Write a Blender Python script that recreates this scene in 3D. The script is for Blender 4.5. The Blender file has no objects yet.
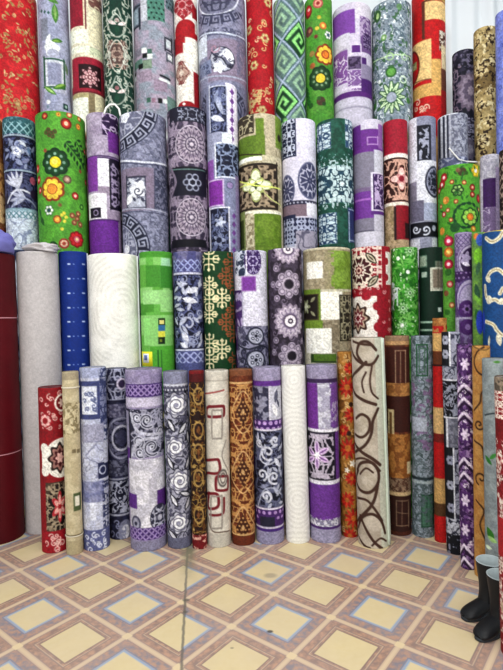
import bpy, math, random
import numpy as np
from mathutils import Vector, Matrix

# ------------------------------------------------------------------ camera model
F, H, PITCH, ROLL = 490.0, 1.35, 0.0268, -0.0235
CX, CY = 251.5, 335.0
cp, sp = math.cos(PITCH), math.sin(PITCH)
cr, sr = math.cos(ROLL), math.sin(ROLL)
def ray(x, y):
    """direction (dx, dy, dz) of the view ray through a photo point"""
    a, b = x - CX, y - CY
    xi, yi = cr*a + sr*b, -sr*a + cr*b
    d, up = 1.0, -yi/F
    return (xi/F, d*cp + up*sp, -d*sp + up*cp)
def on_depth(x, y, Y):
    d = ray(x, y); t = Y/d[1]
    return (d[0]*t, Y, H + d[2]*t)
def on_floor(x, y):
    d = ray(x, y); t = -H/d[2]
    return (d[0]*t, d[1]*t, 0.0)
def project(X, Y, Z):
    Z = Z - H
    d = Y*cp - Z*sp; up = Z*cp + Y*sp
    xi = F*X/d; yi = -F*up/d
    return CX + cr*xi - sr*yi, CY + sr*xi + cr*yi
def horizon(x):
    return project(1000*(x-CX)/F, 1000.0, H)[1]

SC = bpy.context.scene
COL = SC.collection

def lin(c):
    c = np.asarray(c, dtype=np.float64)
    return np.where(c <= 0.04045, c/12.92, ((c+0.055)/1.055)**2.4)
def hx(h):
    h = h.lstrip('#')
    if len(h) == 3: h = ''.join(ch*2 for ch in h)
    return np.array([int(h[i:i+2], 16)/255 for i in (0, 2, 4)])

# ------------------------------------------------------------------ materials
def new_mat(name):
    m = bpy.data.materials.new(name); m.use_nodes = True
    nt = m.node_tree; nt.nodes.clear()
    out = nt.nodes.new('ShaderNodeOutputMaterial'); b = nt.nodes.new('ShaderNodeBsdfPrincipled')
    nt.links.new(b.outputs[0], out.inputs[0])
    return m, nt, b
def plain(name, col, rough=0.6, noise=0.08, scale=30, spec=0.3, bump=0.0, coat=0.0, metal=0.0):
    m, nt, b = new_mat(name)
    c = lin(hx(col))
    n = nt.nodes.new('ShaderNodeTexNoise'); n.inputs['Scale'].default_value = scale; n.inputs['Detail'].default_value = 4
    tc = nt.nodes.new('ShaderNodeTexCoord'); nt.links.new(tc.outputs['Object'], n.inputs['Vector'])
    mx = nt.nodes.new('ShaderNodeMix'); mx.data_type = 'RGBA'
    mx.inputs[6].default_value = (*(c*(1-noise)), 1); mx.inputs[7].default_value = (*np.minimum(c*(1+noise), 1), 1)
    nt.links.new(n.outputs['Fac'], mx.inputs[0]); nt.links.new(mx.outputs[2], b.inputs['Base Color'])
    b.inputs['Roughness'].default_value = rough; b.inputs['Specular IOR Level'].default_value = spec
    b.inputs['Coat Weight'].default_value = coat; b.inputs['Metallic'].default_value = metal
    if bump:
        bp = nt.nodes.new('ShaderNodeBump'); bp.inputs['Strength'].default_value = bump; bp.inputs['Distance'].default_value = 0.003
        nt.links.new(n.outputs['Fac'], bp.inputs['Height']); nt.links.new(bp.outputs[0], b.inputs['Normal'])
    return m
def carpet_material(name, rough, spec, coat):
    m, nt, b = new_mat(name)
    at = nt.nodes.new('ShaderNodeAttribute'); at.attribute_name = 'dye'
    tc = nt.nodes.new('ShaderNodeTexCoord')
    n = nt.nodes.new('ShaderNodeTexNoise'); n.inputs['Scale'].default_value = 160; n.inputs['Detail'].default_value = 3
    nt.links.new(tc.outputs['Object'], n.inputs['Vector'])
    rg = nt.nodes.new('ShaderNodeMapRange'); rg.inputs[3].default_value = 0.80; rg.inputs[4].default_value = 1.20
    nt.links.new(n.outputs['Fac'], rg.inputs[0])
    mul = nt.nodes.new('ShaderNodeVectorMath'); mul.operation = 'SCALE'
    nt.links.new(at.outputs['Color'], mul.inputs[0]); nt.links.new(rg.outputs[0], mul.inputs['Scale'])
    nt.links.new(mul.outputs[0], b.inputs['Base Color'])
    bp = nt.nodes.new('ShaderNodeBump'); bp.inputs['Strength'].default_value = 0.25; bp.inputs['Distance'].default_value = 0.002
    nt.links.new(n.outputs['Fac'], bp.inputs['Height']); nt.links.new(bp.outputs[0], b.inputs['Normal'])
    b.inputs['Roughness'].default_value = rough; b.inputs['Specular IOR Level'].default_value = spec
    b.inputs['Coat Weight'].default_value = coat; b.inputs['Coat Roughness'].default_value = 0.25
    return m
M_PILE = carpet_material('woven_carpet_pile', 0.7, 0.25, 0.0)
M_FILM = carpet_material('carpet_under_clear_film', 0.5, 0.12, 0.03)

def spiral_end_material(name, base, line):
    m, nt, b = new_mat(name)
    tc = nt.nodes.new('ShaderNodeTexCoord')
    sx = nt.nodes.new('ShaderNodeSeparateXYZ'); nt.links.new(tc.outputs['Object'], sx.inputs[0])
    ln = nt.nodes.new('ShaderNodeVectorMath'); ln.operation = 'LENGTH'
    cb = nt.nodes.new('ShaderNodeCombineXYZ'); nt.links.new(sx.outputs[0], cb.inputs[0]); nt.links.new(sx.outputs[1], cb.inputs[1])
    nt.links.new(cb.outputs[0], ln.inputs[0])
    an = nt.nodes.new('ShaderNodeMath'); an.operation = 'ARCTAN2'; nt.links.new(sx.outputs[1], an.inputs[0]); nt.links.new(sx.outputs[0], an.inputs[1])
    m1 = nt.nodes.new('ShaderNodeMath'); m1.operation = 'MULTIPLY_ADD'
    nt.links.new(ln.outputs['Value'], m1.inputs[0]); m1.inputs[1].default_value = 900; nt.links.new(an.outputs[0], m1.inputs[2])
    s = nt.nodes.new('ShaderNodeMath'); s.operation = 'SINE'; nt.links.new(m1.outputs[0], s.inputs[0])
    rg = nt.nodes.new('ShaderNodeMapRange'); rg.inputs[1].default_value = -1; nt.links.new(s.outputs[0], rg.inputs[0])
    mx = nt.nodes.new('ShaderNodeMix'); mx.data_type = 'RGBA'
    mx.inputs[6].default_value = (*lin(hx(line)), 1); mx.inputs[7].default_value = (*lin(hx(base)), 1)
    nt.links.new(rg.outputs[0], mx.inputs[0]); nt.links.new(mx.outputs[2], b.inputs['Base Color'])
    b.inputs['Roughness'].default_value = 0.9
    return m
END_MATS = {}
def end_mat(base):
    if base not in END_MATS:
        d = hx(base)*0.55
        END_MATS[base] = spiral_end_material('wound_carpet_backing', base, ''.join('%02x' % int(v*255) for v in d))
    return END_MATS[base]

# ------------------------------------------------------------------ noise
_T = [np.random.RandomState(s).rand(128, 128) for s in range(8)]
def vnoise(x, y, seed=0):
    t = _T[seed % 8]; x = x + seed*7.31; y = y + seed*3.77
    xi = np.floor(x).astype(int); yi = np.floor(y).astype(int)
    fx = x-xi; fy = y-yi; fx = fx*fx*(3-2*fx); fy = fy*fy*(3-2*fy)
    a = t[yi % 128, xi % 128]; b = t[yi % 128, (xi+1) % 128]; c = t[(yi+1) % 128, xi % 128]; d = t[(yi+1) % 128, (xi+1) % 128]
    return (a*(1-fx)+b*fx)*(1-fy) + (c*(1-fx)+d*fx)*fy
def sst(a, b, x):
    t = np.clip((x-a)/(b-a), 0, 1); return t*t*(3-2*t)
KEY = np.array([[int(c) for c in r] for r in (
 '1111111', '1000001', '1011101', '1010101', '1010001', '1011111', '1000000')], float)
def bitmap(bm, X, Y):
    """bilinear periodic-in-x lookup of a 0/1 bitmap, one unit per cell"""
    h, w = bm.shape
    xi = np.floor(X-0.5).astype(int); yi = np.floor(Y-0.5).astype(int)
    fx = np.clip((X-0.5-xi-0.5)*2.2+0.5, 0, 1); fy = np.clip((Y-0.5-yi-0.5)*2.2+0.5, 0, 1)
    def g(j, i):
        ok = (j >= 0) & (j < h)
        return np.where(ok, bm[np.clip(j, 0, h-1), i % w], 0)
    return (g(yi, xi)*(1-fx)+g(yi, xi+1)*fx)*(1-fy)+(g(yi+1, xi)*(1-fx)+g(yi+1, xi+1)*fx)*fy

# ------------------------------------------------------------------ dyeing a carpet: woven design in surface coordinates
E_ = 0.55
class Weave:
    """A carpet's design.  s runs round the roll, v down it; places are read off as they are seen."""
    def __init__(k, xl0, xr0, y0, xl1, xr1, y1, Ya, r, Smax, V, base):
        k.g = (xl0, xr0, y0, xl1, xr1, y1); k.Ya = Ya; k.r = r
        k.Rp = ((xr0-xl0)+(xr1-xl1))/4.0
        n = max(24, int(math.pi*k.Rp/0.62))
        k.S1 = np.linspace(-Smax*k.Rp, Smax*k.Rp, n); k.V1 = V
        k.S, k.V = np.meshgrid(k.S1, k.V1)
        k.A = np.empty(k.S.shape+(3,)); k.A[:] = hx(base)
    def p(k, x, y):
        xl0, xr0, y0, xl1, xr1, y1 = k.g
        t = (y-y0)/(y1-y0); xl = xl0+(xl1-xl0)*t; xr = xr0+(xr1-xr0)*t
        u = max(-1, min(1, 2*(x-xl)/(xr-xl)-1)); th = math.asin(u)
        hz = horizon(x)
        v = hz + (y-hz)*(k.Ya-k.r*math.cos(th))/(k.Ya-k.r)
        return k.Rp*th, v
    def paint(k, m, c):
        c = hx(c) if isinstance(c, str) else np.asarray(c)
        k.A += m[..., None]*(c-k.A); return k
    # masks
    def mR(k, x0, y0, x1, y1):
        ym = (y0+y1)/2; xm = (x0+x1)/2
        s0 = k.p(x0, ym)[0]; s1 = k.p(x1, ym)[0]; v0 = k.p(xm, y0)[1]; v1 = k.p(xm, y1)[1]
        if s0 < -1.5*k.Rp: s0 = -99
        if s1 > 1.5*k.Rp: s1 = 99
        return (sst(-E_, E_, k.S-s0)*sst(-E_, E_, s1-k.S))*(sst(-E_, E_, k.V-v0)*sst(-E_, E_, v1-k.V))
    def mC(k, x, y, r, ry=None):
        s, v = k.p(x, y); ry = ry or r
        d = np.hypot((k.S-s)/r, (k.V-v)/ry)
        return sst(E_, -E_, (d-1)*min(r, ry))
    def all(k): return np.ones_like(k.S)
    def R(k, x0, y0, x1, y1, c): return k.paint(k.mR(x0, y0, x1, y1), c)
    def C(k, x, y, r, c, ry=None): return k.paint(k.mC(x, y, r, ry), c)
    def O(k, x, y, r, w, c, ry=None):
        s, v = k.p(x, y); ry = ry or r
        d = (np.hypot((k.S-s)/r, (k.V-v)/ry)-1)*min(r, ry)
        return k.paint(sst(E_, -E_, np.abs(d)-w/2), c)
    def box(k, x0, y0, x1, y1, w, c):
        k.R(x0, y0, x1, y0+w, c); k.R(x0, y1-w, x1, y1, c); k.R(x0, y0, x0+w, y1, c); return k.R(x1-w, y0, x1, y1, c)
    def seg(k, pts, w, closed=False):
        d = np.full(k.S.shape, 1e9)
        if closed: pts = list(pts)+[pts[0]]
        for (a, b), (c, e) in zip(pts[:-1], pts[1:]):
            ux, uy = c-a, e-b; L2 = ux*ux+uy*uy+1e-9
            t = np.clip(((k.S-a)*ux+(k.V-b)*uy)/L2, 0, 1)
            d = np.minimum(d, np.hypot(k.S-a-t*ux, k.V-b-t*uy))
        return sst(E_, -E_, d-w/2)
    def L(k, pts, w, c, closed=False):
        return k.paint(k.seg([k.p(*q) for q in pts], w, closed), c)
    def curve(k, pts, w, c):
        """smooth stroke through the points"""
        q = [k.p(*a) for a in pts]; q = [q[0]]+q+[q[-1]]; o = []
        for i in range(1, len(q)-2):
            for t in (0, .2, .4, .6, .8):
                a, b, c_, d = (np.array(q[i+j]) for j in (-1, 0, 1, 2))
                o.append(tuple(0.5*((2*b)+(-a+c_)*t+(2*a-5*b+4*c_-d)*t*t+(-a+3*b-3*c_+d)*t**3)))
        o.append(q[-1])
        return k.paint(k.seg(o, w), c)
    def spi(k, x, y, r, turns, w, c, a0=0.0, sg=1):
        s, v = k.p(x, y); n = int(14*turns)+3
        pts = [(s+r*(1-i/n*0.85)*math.cos(a0+sg*6.283*turns*i/n), v+r*(1-i/n*0.85)*math.sin(a0+sg*6.283*turns*i/n)) for i in range(n+1)]
        return k.paint(k.seg(pts, w), c)
    def star(k, x, y, r, n, c, amp=0.2, rot=0.0, ry=None):
        s, v = k.p(x, y); ry = ry or r
        X = (k.S-s)/r; Y = (k.V-v)/ry
        a = np.arctan2(Y, X)+rot; d = np.hypot(X, Y)-(1+amp*np.cos(n*a))/(1+amp)
        return k.paint(sst(E_, -E_, d*min(r, ry)), c)
    def pet(k, x, y, rr, n, pr, c, rot=0.0):
        s, v = k.p(x, y); m = np.zeros_like(k.S)
        for i in range(n):
            a = rot+6.2832*i/n
            m = np.maximum(m, sst(E_, -E_, np.hypot(k.S-s-rr*math.cos(a), k.V-v-rr*math.sin(a))-pr))
        return k.paint(m, c)
    def leaf(k, x, y, l, w, ang, c):
        s, v = k.p(x, y); a = math.radians(ang)
        X = (k.S-s)*math.cos(a)+(k.V-v)*math.sin(a); Y = -(k.S-s)*math.sin(a)+(k.V-v)*math.cos(a)
        t = X/l; d = np.abs(Y)-w*np.clip(1-t*t, 0, 1)
        return k.paint(sst(E_, -E_, d)*(np.abs(t) < 1), c)
    def dia(k, x, y, rx, ry, c):
        s, v = k.p(x, y); d = (np.abs(k.S-s)/rx+np.abs(k.V-v)/ry-1)*min(rx, ry)*0.7
        return k.paint(sst(E_, -E_, d), c)
    # woven textures
    def blot(k, m, c, sc, t, seed=0, soft=0.06):
        n = 0.65*vnoise(k.S/sc, k.V/sc, seed)+0.35*vnoise(k.S/sc*2.1, k.V/sc*2.1, seed+1)
        return k.paint(m*sst(t-soft, t+soft, n), c)
    def curl(k, m, c, sc, w, seed=0):
        wx = vnoise(k.S/sc, k.V/sc, seed+2)*1.5
        n = vnoise(k.S/sc+wx, k.V/sc-wx, seed)
        return k.paint(m*sst(w, w*0.45, np.abs(n-0.5)), c)
    def orn(k, m, c, x, y, sc, w=0.1, seed=0, n=0):
        """mirror-symmetric scrollwork about a point; n > 0 repeats it n times round the point"""
        s, v = k.p(x, y); X = k.S-s; Y = k.V-v
        if n:
            a = np.arctan2(Y, X); q = 6.28318/n; a = np.abs((a % q)-q/2); r = np.hypot(X, Y); X = r*np.cos(a); Y = r*np.sin(a)
        X = np.abs(X)/sc; Y = np.abs(Y)/sc
        z = vnoise(X, Y, seed)*0.7+0.3*vnoise(X*1.9, Y*1.9, seed+1)
        return k.paint(m*sst(w, w*0.45, np.abs(z-0.5)), c)
    def tile(k, m, c, x, y, pw, ph, sc, w=0.1, seed=0):
        """mirrored scrollwork repeating every pw by ph"""
        s, v = k.p(x, y); X = np.abs(((k.S-s)/pw) % 1-0.5)*pw/sc; Y = np.abs(((k.V-v)/ph) % 1-0.5)*ph/sc
        z = vnoise(X, Y, seed)*0.7+0.3*vnoise(X*1.9, Y*1.9, seed+1)
        return k.paint(m*sst(w, w*0.45, np.abs(z-0.5)), c)
    def key(k, x0, y0, x1, y1, cell, c):
        m = k.mR(x0, y0, x1, y1); v = k.p((x0+x1)/2, y0)[1]
        return k.paint(m*bitmap(KEY, k.S/cell, (k.V-v)/cell), c)
    def keyarc(k, x, y, r, cell, c, m=None):
        s, v = k.p(x, y); a = np.arctan2(k.V-v, k.S-s); d = np.hypot(k.S-s, k.V-v)
        n = max(1, round(6.2832*r/(7*cell)))
        mm = bitmap(KEY, a/6.28318*n*7, (d-r)/cell+3.5)
        return k.paint(mm if m is None else mm*m, c)
    def lat(k, m, c, sc, w):
        a = np.abs(((k.S+k.V)/sc) % 1-0.5); b = np.abs(((k.S-k.V)/sc) % 1-0.5)
        d = np.minimum(a, b)*sc
        return k.paint(m*sst(w, w*0.3, d), c)
    def leafage(k, m, c, sc, seed=0, w=.16):
        """dense foliage: crowded veins and curled blades"""
        k.curl(m, c, sc*1.6, w, seed); k.curl(m, c, sc*.9, w*.8, seed+3); return k.blot(m, c, sc*.8, .68, seed+1, .04)
    def blooms(k, m, seed, n, x0, y0, x1, y1, r, c):
        rn = random.Random(seed); A = k.A.copy()
        for _ in range(n):
            x, y, a = rn.uniform(x0, x1), rn.uniform(y0, y1), rn.uniform(0, 180)
            k.leaf(x, y, r*rn.uniform(.7, 1.2), r*.32, a, c)
        k.A = A+m[..., None]*(k.A-A); return k
    def dots(k, m, c, sc, r, ph=0.0):
        i = np.floor(k.V/sc); X = ((k.S/sc+0.5*(i % 2)+ph) % 1-0.5)*sc; Y = (k.V/sc-i-0.5)*sc
        return k.paint(m*sst(r+0.4, r-0.4, np.hypot(X, Y)), c)
    def medal(k, x, y, r, c1, c2, c3, n=8, seed=0, ry=None):
        """a scalloped medallion: ground, scrollwork, rings and an eye"""
        k.star(x, y, r, n, c1, 0.09, 0, ry); m = k.mC(x, y, r*0.92, (ry or r)*0.92)
        k.orn(m, c2, x, y, r*0.22, 0.12, seed, n); k.O(x, y, r*0.62, 0.9, c3, (ry or r)*0.62)
        k.pet(x, y, r*0.36, n, r*0.13, c3); k.C(x, y, r*0.2, c2); return k
    def flo(k, x, y, r, n, pc, cc, edge=None, rot=0.0):
        if edge: k.pet(x, y, r*0.66, n, r*0.42, edge, rot); k.C(x, y, r*0.62, edge)
        k.pet(x, y, r*0.62, n, r*0.27, pc, rot); k.C(x, y, r*0.45, pc if not edge else edge); k.C(x, y, r*0.34, cc); return k
    def dot3(k, x, y, r, a, b, c):
        k.C(x, y, r, a); k.C(x, y, r*0.68, b); k.C(x, y, r*0.36, c); return k
    def scrolls(k, m, c, seed, n, x0, y0, x1, y1, r=3.0, w=0.8):
        """loose curling tendrils scattered in a patch"""
        rn = random.Random(seed); A = k.A.copy()
        for _ in range(n):
            k.spi(rn.uniform(x0, x1), rn.uniform(y0, y1), rn.uniform(.6, 1)*r, rn.uniform(.7, 1.3), w, c, rn.uniform(0, 6.28), rn.choice((-1, 1)))
        k.A = A+m[..., None]*(k.A-A); return k
# ------------------------------------------------------------------ mesh helpers
def grid_mesh(name, co, faces_q, extra=None):
    me = bpy.data.meshes.new(name)
    n = len(co); me.vertices.add(n); me.vertices.foreach_set('co', co.astype(np.float32).ravel())
    loops = faces_q.ravel(); nf = len(faces_q); tot = [4]*nf
    if extra:
        loops = np.concatenate([loops]+[np.array(e) for e in extra]); tot = tot+[len(e) for e in extra]
    me.loops.add(len(loops)); me.loops.foreach_set('vertex_index', loops.astype(np.int32))
    starts = np.concatenate([[0], np.cumsum(tot)[:-1]]).astype(np.int32)
    me.polygons.add(len(tot)); me.polygons.foreach_set('loop_start', starts)
    me.polygons.foreach_set('use_smooth', np.array([True]*nf+[False]*(len(tot)-nf)))
    me.update(calc_edges=True); me.validate()
    return me
def link(o, parent=None):
    COL.objects.link(o)
    if parent is not None: o.parent = parent
    return o
def tag(o, label, cat, group=None):
    o['label'] = label; o['category'] = cat
    if group: o['group'] = group
    return o
def bm_obj(name, bm, mat, parent=None, loc=(0, 0, 0), smooth=True):
    me = bpy.data.meshes.new(name); bm.to_mesh(me); bm.free()
    for p in me.polygons: p.use_smooth = smooth
    me.materials.append(mat); o = bpy.data.objects.new(name, me); o.location = loc
    return link(o, parent)
import bmesh
def tube_bm(bm, pts, rad, seg=8, closed=False):
    """a round cord swept along points"""
    P = [Vector(p) for p in pts]; rings = []
    for i, p in enumerate(P):
        a = P[max(0, i-1)] if not closed else P[i-1]; b = P[min(len(P)-1, i+1)] if not closed else P[(i+1) % len(P)]
        t = (b-a).normalized(); u = t.cross(Vector((0, 0, 1)))
        if u.length < 1e-3: u = t.cross(Vector((0, 1, 0)))
        u.normalize(); w = t.cross(u)
        r = rad[i] if isinstance(rad, (list, tuple)) else rad
        rings.append([bm.verts.new(p+u*r*math.cos(6.2832*j/seg)+w*r*math.sin(6.2832*j/seg)) for j in range(seg)])
    m = len(rings)
    for i in range(m if closed else m-1):
        A, B = rings[i], rings[(i+1) % m]
        for j in range(seg): bm.faces.new((A[j], A[(j+1) % seg], B[(j+1) % seg], B[j]))
    if not closed: bm.faces.new(rings[0][::-1]); bm.faces.new(rings[-1])

PLAIN_KEYS = {'2a': .25, '2b': .3, '2c': .5, '2d': .25, '1k': .2, '1b': .45, '1n': .45, '4k': .6, '3i': .6, '2e': .5, '1h': .5, '3k': .6, '1t': .6, '1u': .6}
def weave_finish(k, key):
    """yarn-by-yarn colour variation of the woven face, and the dyes' real depth"""
    q = PLAIN_KEYS.get(key, 1.0)
    g = 1+q*(0.32*(vnoise(k.S/1.1, k.V/1.1, 6)-.5)+0.09*(vnoise(k.S/2.6, k.V/2.6, 7)-.5))
    lum = k.A.mean(-1, keepdims=True)
    A = lum+(k.A-lum)*0.84
    if q >= .5:
        A = 0.5+(A-0.5)*1.10-0.03
    k.A = np.clip(np.clip(A, 0.02, 1)**(1.17 if q >= .5 else 1.08)*g[..., None], 0.015, 1)
ROLLS = {}
GROUPS = {1: 'short carpet rolls standing in the front row', 2: 'carpet rolls standing in the second row',
          3: 'carpet rolls standing in the third row', 4: 'tall carpet rolls standing in the back row'}
LIM = 0.60*math.pi
def roll(key, row, xl0, xr0, y0, xl1, xr1, y1, base, label, fn, Y=None, lean=False, mat=None, end='b9b2a4', yv=None, gain=1.0, top_tilt=0.0):
    """one standing carpet roll; (xl0..xr0 at y0) is its top, (xl1..xr1 at y1) its lowest seen place"""
    xc0, xc1 = (xl0+xr0)/2, (xl1+xr1)/2; hw = ((xr0-xl0)+(xr1-xl1))/4
    phi = math.atan2(((xc0+xc1)/2-CX), F)
    if Y is None:
        Yf = on_floor(xc1, y1)[1]; r = 0
        for _ in range(6):
            r = hw*(Yf+r*math.cos(phi))/F*math.cos(phi)
        Y = Yf+r*math.cos(phi)
    r = hw*Y/F*math.cos(phi)*0.988
    Yf = Y-r*math.cos(phi)
    z_at = lambda y, x: on_depth(x, y, Yf)[2]
    zt = z_at(y0, xc0)
    if lean:
        zb = max(0.0, z_at(y1, xc1)); X0 = on_depth(xc0, y0, Y)[0]; X1 = on_depth(xc1, y1, Y)[0]
        slope = (X0-X1)/(zt-zb); Xb = X1-slope*zb
    else:
        slope = 0.0; ym = (y0+y1)/2; Xb = on_depth((xc0+xc1)/2, ym, Y)[0]
    axis = lambda z: Xb+slope*z
    # actual outline in the view
    e = hw
    pt = project(axis(zt), Y, zt); pb_y = y1
    zb_ = z_at(y1, xc1); pb = project(axis(zb_), Y, zb_)
    yvis = yv or (y1+5)
    v1 = min(yvis, project(axis(0), Yf, 0)[1])
    V = np.arange(y0, v1, 0.62)
    k = Weave(pt[0]-hw, pt[0]+hw, y0, pb[0]-hw, pb[0]+hw, y1, Y, r, LIM, V, base)
    fn(k)
    weave_finish(k, key)
    # heights of the rows
    z0 = z_at(V[0], xc0); z1 = z_at(V[-1], xc0)
    zs = z0+(z1-z0)*(V-V[0])/(V[-1]-V[0])
    idx = np.arange(len(V))
    if zs[-1] > 0.02:
        nlow = max(3, int(zs[-1]/0.03)); zl = np.linspace(zs[-1], 0, nlow+1)[1:]
        step = (zs[0]-zs[-1])/(len(V)-1); q = ((zs[-1]-zl)/step).astype(int)
        per = 2*(len(V)-1); q = q % per; q = np.where(q > len(V)-1, per-q, q)
        idx = np.concatenate([idx, len(V)-1-q]); zs = np.concatenate([zs, zl])
    else: zs[-1] = 0.0
    th_f = k.S1/k.Rp; nb = 16
    th_b = np.linspace(LIM, 2*math.pi-LIM, nb+2)[1:-1]
    mir = np.where(th_b <= math.pi, math.pi-th_b, -(th_b-math.pi))
    ci_b = np.clip(np.searchsorted(th_f, mir), 0, len(th_f)-1)
    th = np.concatenate([th_f, th_b]); ci = np.concatenate([np.arange(len(th_f)), ci_b])
    sd = (hash_(key)) % 97
    rr = np.ones((len(zs), len(th)))
    TH, ZS = np.meshgrid(th, zs)
    rr = 1+0.012*(vnoise(np.cos(TH)*1.3+5+sd, ZS*5+np.sin(TH)*1.3, 3)-0.5)-0.004*np.cos(TH*2+sd)
    RR = r*rr
    lip = np.minimum(1, (zt-ZS)/0.008+0.35); RR = RR-0.004*(1-np.clip(lip, 0, 1))
    a = TH-math.pi/2-phi
    # theta grows to the right as seen, theta = 0 faces the viewer
    Xp = slope*ZS+RR*np.sin(TH-phi) if False else slope*ZS+RR*np.cos(a)
    Yp = RR*np.sin(a)
    if top_tilt:
        pass
    co = np.stack([Xp, Yp, ZS], -1)
    h, w = co.shape[:2]
    ii = np.arange(h*w).reshape(h, w); nx = np.roll(ii, -1, axis=1)
    fq = np.stack([ii[:-1], ii[1:], nx[1:], nx[:-1]], -1).reshape(-1, 4)
    me = grid_mesh('carpet_roll', co.reshape(-1, 3), fq, [ii[-1][::-1].tolist()])
    colr = np.ones((h*w, 4), np.float32)
    colr[:, :3] = np.clip(k.A[idx][:, ci].reshape(-1, 3)*gain, 0, 1)
    at = me.color_attributes.new('dye', 'BYTE_COLOR', 'POINT'); at.data.foreach_set('color_srgb', colr.ravel())
    me.materials.append(mat or M_PILE)
    o = bpy.data.objects.new('carpet_roll', me); o.location = (Xb, Y, 0); link(o)
    tag(o, label, 'carpet roll', GROUPS[row])
    # wound end: spiral face with a hollow core, just inside the rim
    bm = bmesh.new(); n = 40; rad = [(0.985, -0.012), (0.97, -0.003), (0.30, -0.005), (0.27, -0.09)]
    rings = [[bm.verts.new((r*q*math.cos(6.2832*j/n), r*q*math.sin(6.2832*j/n), zz)) for j in range(n)] for q, zz in rad]
    for A, B in zip(rings[:-1], rings[1:]):
        for j in range(n): bm.faces.new((A[j], A[(j+1) % n], B[(j+1) % n], B[j]))
    bm.faces.new(rings[-1])
    bm_obj('wound_end', bm, end_mat(end), o, (slope*zt, 0, zt))
    ROLLS[key] = dict(o=o, X=Xb, Y=Y, r=r, zt=zt, slope=slope, phi=phi, row=row, k=k)
    return o
def hash_(s): return sum(ord(c)*(i+3)*7 for i, c in enumerate(s))
def strip_on(key, th0, th1, z0, z1, off, name, mat, nz=2, nth=12, th_px=None, label=None, wob=0.0):
    """a curved patch with thickness lying on a roll between two angles"""
    q = ROLLS[key]; r = q['r']*1.004; bm = bmesh.new()
    g = []
    for L in (0, off):
        rows = []
        for i in range(nz+1):
            z = z0+(z1-z0)*i/nz
            dth = wob*math.sin(i*1.7)
            rows.append([bm.verts.new((q['slope']*z+(r+L)*math.cos(t-math.pi/2-q['phi']), (r+L)*math.sin(t-math.pi/2-q['phi']), z))
                         for t in [th0+dth+(th1-th0)*j/nth for j in range(nth+1)]])
        g.append(rows)
    A, B = g
    for i in range(nz):
        for j in range(nth):
            bm.faces.new((B[i][j], B[i][j+1], B[i+1][j+1], B[i+1][j])); bm.faces.new((A[i][j+1], A[i][j], A[i+1][j], A[i+1][j+1]))
        for j in (0, nth): bm.faces.new((A[i][j], B[i][j], B[i+1][j], A[i+1][j]))
    for i in (0, nz):
        for j in range(nth): bm.faces.new((A[i][j], A[i][j+1], B[i][j+1], B[i][j]))
    bmesh.ops.recalc_face_normals(bm, faces=bm.faces)
    o = bm_obj(name, bm, mat, q['o'])
    if label: o['label'] = label
    return o
def band_on(key, y, name, mat, w=0.004, off=0.0015, label=None, th0=-1.7, th1=1.7, nth=40):
    q = ROLLS[key]; k = q['k']; z = on_depth((k.g[0]+k.g[1])/2, y, q['Y']-q['r'])[2]
    return strip_on(key, th0, th1, z-w/2, z+w/2, off, name, mat, 1, nth, label=label)
# ================================================================== BACK ROW
Y1, Y2, Y3, Y4 = 3.0, 3.36, 3.72, 4.10
def f(k):
    m = k.all(); k.blot(m, 'e2343a', 9, .5, 1, .2)
    k.scrolls(m, 'c2a36a', 3, 34, -10, -10, 38, 115, 3.6, 1.1)
    k.scrolls(m, 'd8bd84', 8, 22, -10, -10, 38, 115, 2.6, .9)
    k.blooms(m, 6, 60, -12, -14, 38, 112, 3.4, 'b8975c'); k.blooms(m, 8, 40, -12, -14, 38, 112, 2.6, 'dcc48e')
    for x, y in ((6, 42), (16, 58), (9, 92), (28, 8), (31, 66), (22, 30), (14, 105), (33, 104)): k.star(x, y, 3.6, 5, 'b59a5e', .3); k.C(x, y, 1.5, 'd2363a')
roll('4a', 4, -14, 38, -16, -13, 39.5, 110, 'd02630', 'wide red carpet roll with loose gold scrolls, at the far left of the back row', f, Y4)
def f(k):
    m = k.all(); k.blot(m, 'b4b8d0', 12, .5, 2, .2)
    k.R(41, 20, 48, 42, '9298a8')
    for x in (42, 45, 48.5): k.dia(x, 13.5, 1.5, 2, '3c6a62')
    k.R(44, 57, 66, 92, 'c2c6d8'); k.box(44, 58, 65, 88, 1.6, '2f6a4a'); k.box(46.4, 60.5, 63, 86, 1, 'dfe6e6'); k.R(48, 63, 61, 85, '9ea2bc')
    k.star(52, 49, 8.5, 5, 'eef2f2', .12, .3); k.C(53, 53, 6, 'b9bcd0', 4); k.leaf(48, 41, 7, 2.2, 110, 'edf2ef')
    k.leaf(57, 40, 6, 2.2, -10, '4f8c34'); k.leaf(56, 40.5, 4, 1, -10, '98c257')
    k.leaf(55, 13, 10, 3.4, 88, '5f9e45'); k.leaf(55, 12, 7, 1.2, 88, '9fc774'); k.leaf(52, 0, 7, 2.5, 20, '63a049')
    k.leaf(60, 86, 8, 2.6, -25, '4e8b31'); k.leaf(60, 85, 6, 1.1, -28, 'a4cf5e'); k.leaf(50, 91, 8, 2.3, 35, '5c9a3a'); k.leaf(50, 91, 6, 1, 35, 'b7db86')
    k.C(48.5, 103, 2.2, 'e8ece8'); k.C(48, 108, 1.6, '7e92a0'); k.R(63, 103, 68, 109, '2d4f4e'); k.C(66, 106, 1.5, 'a9c9b9')
    k.leaf(66.5, 68, 6, 2, 80, '76906f')
roll('4b', 4, 38, 69, -12, 40, 71, 110, 'a5aac4', 'blue-grey carpet roll with green leaves and a framed square, in the back row', f, Y4)
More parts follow.
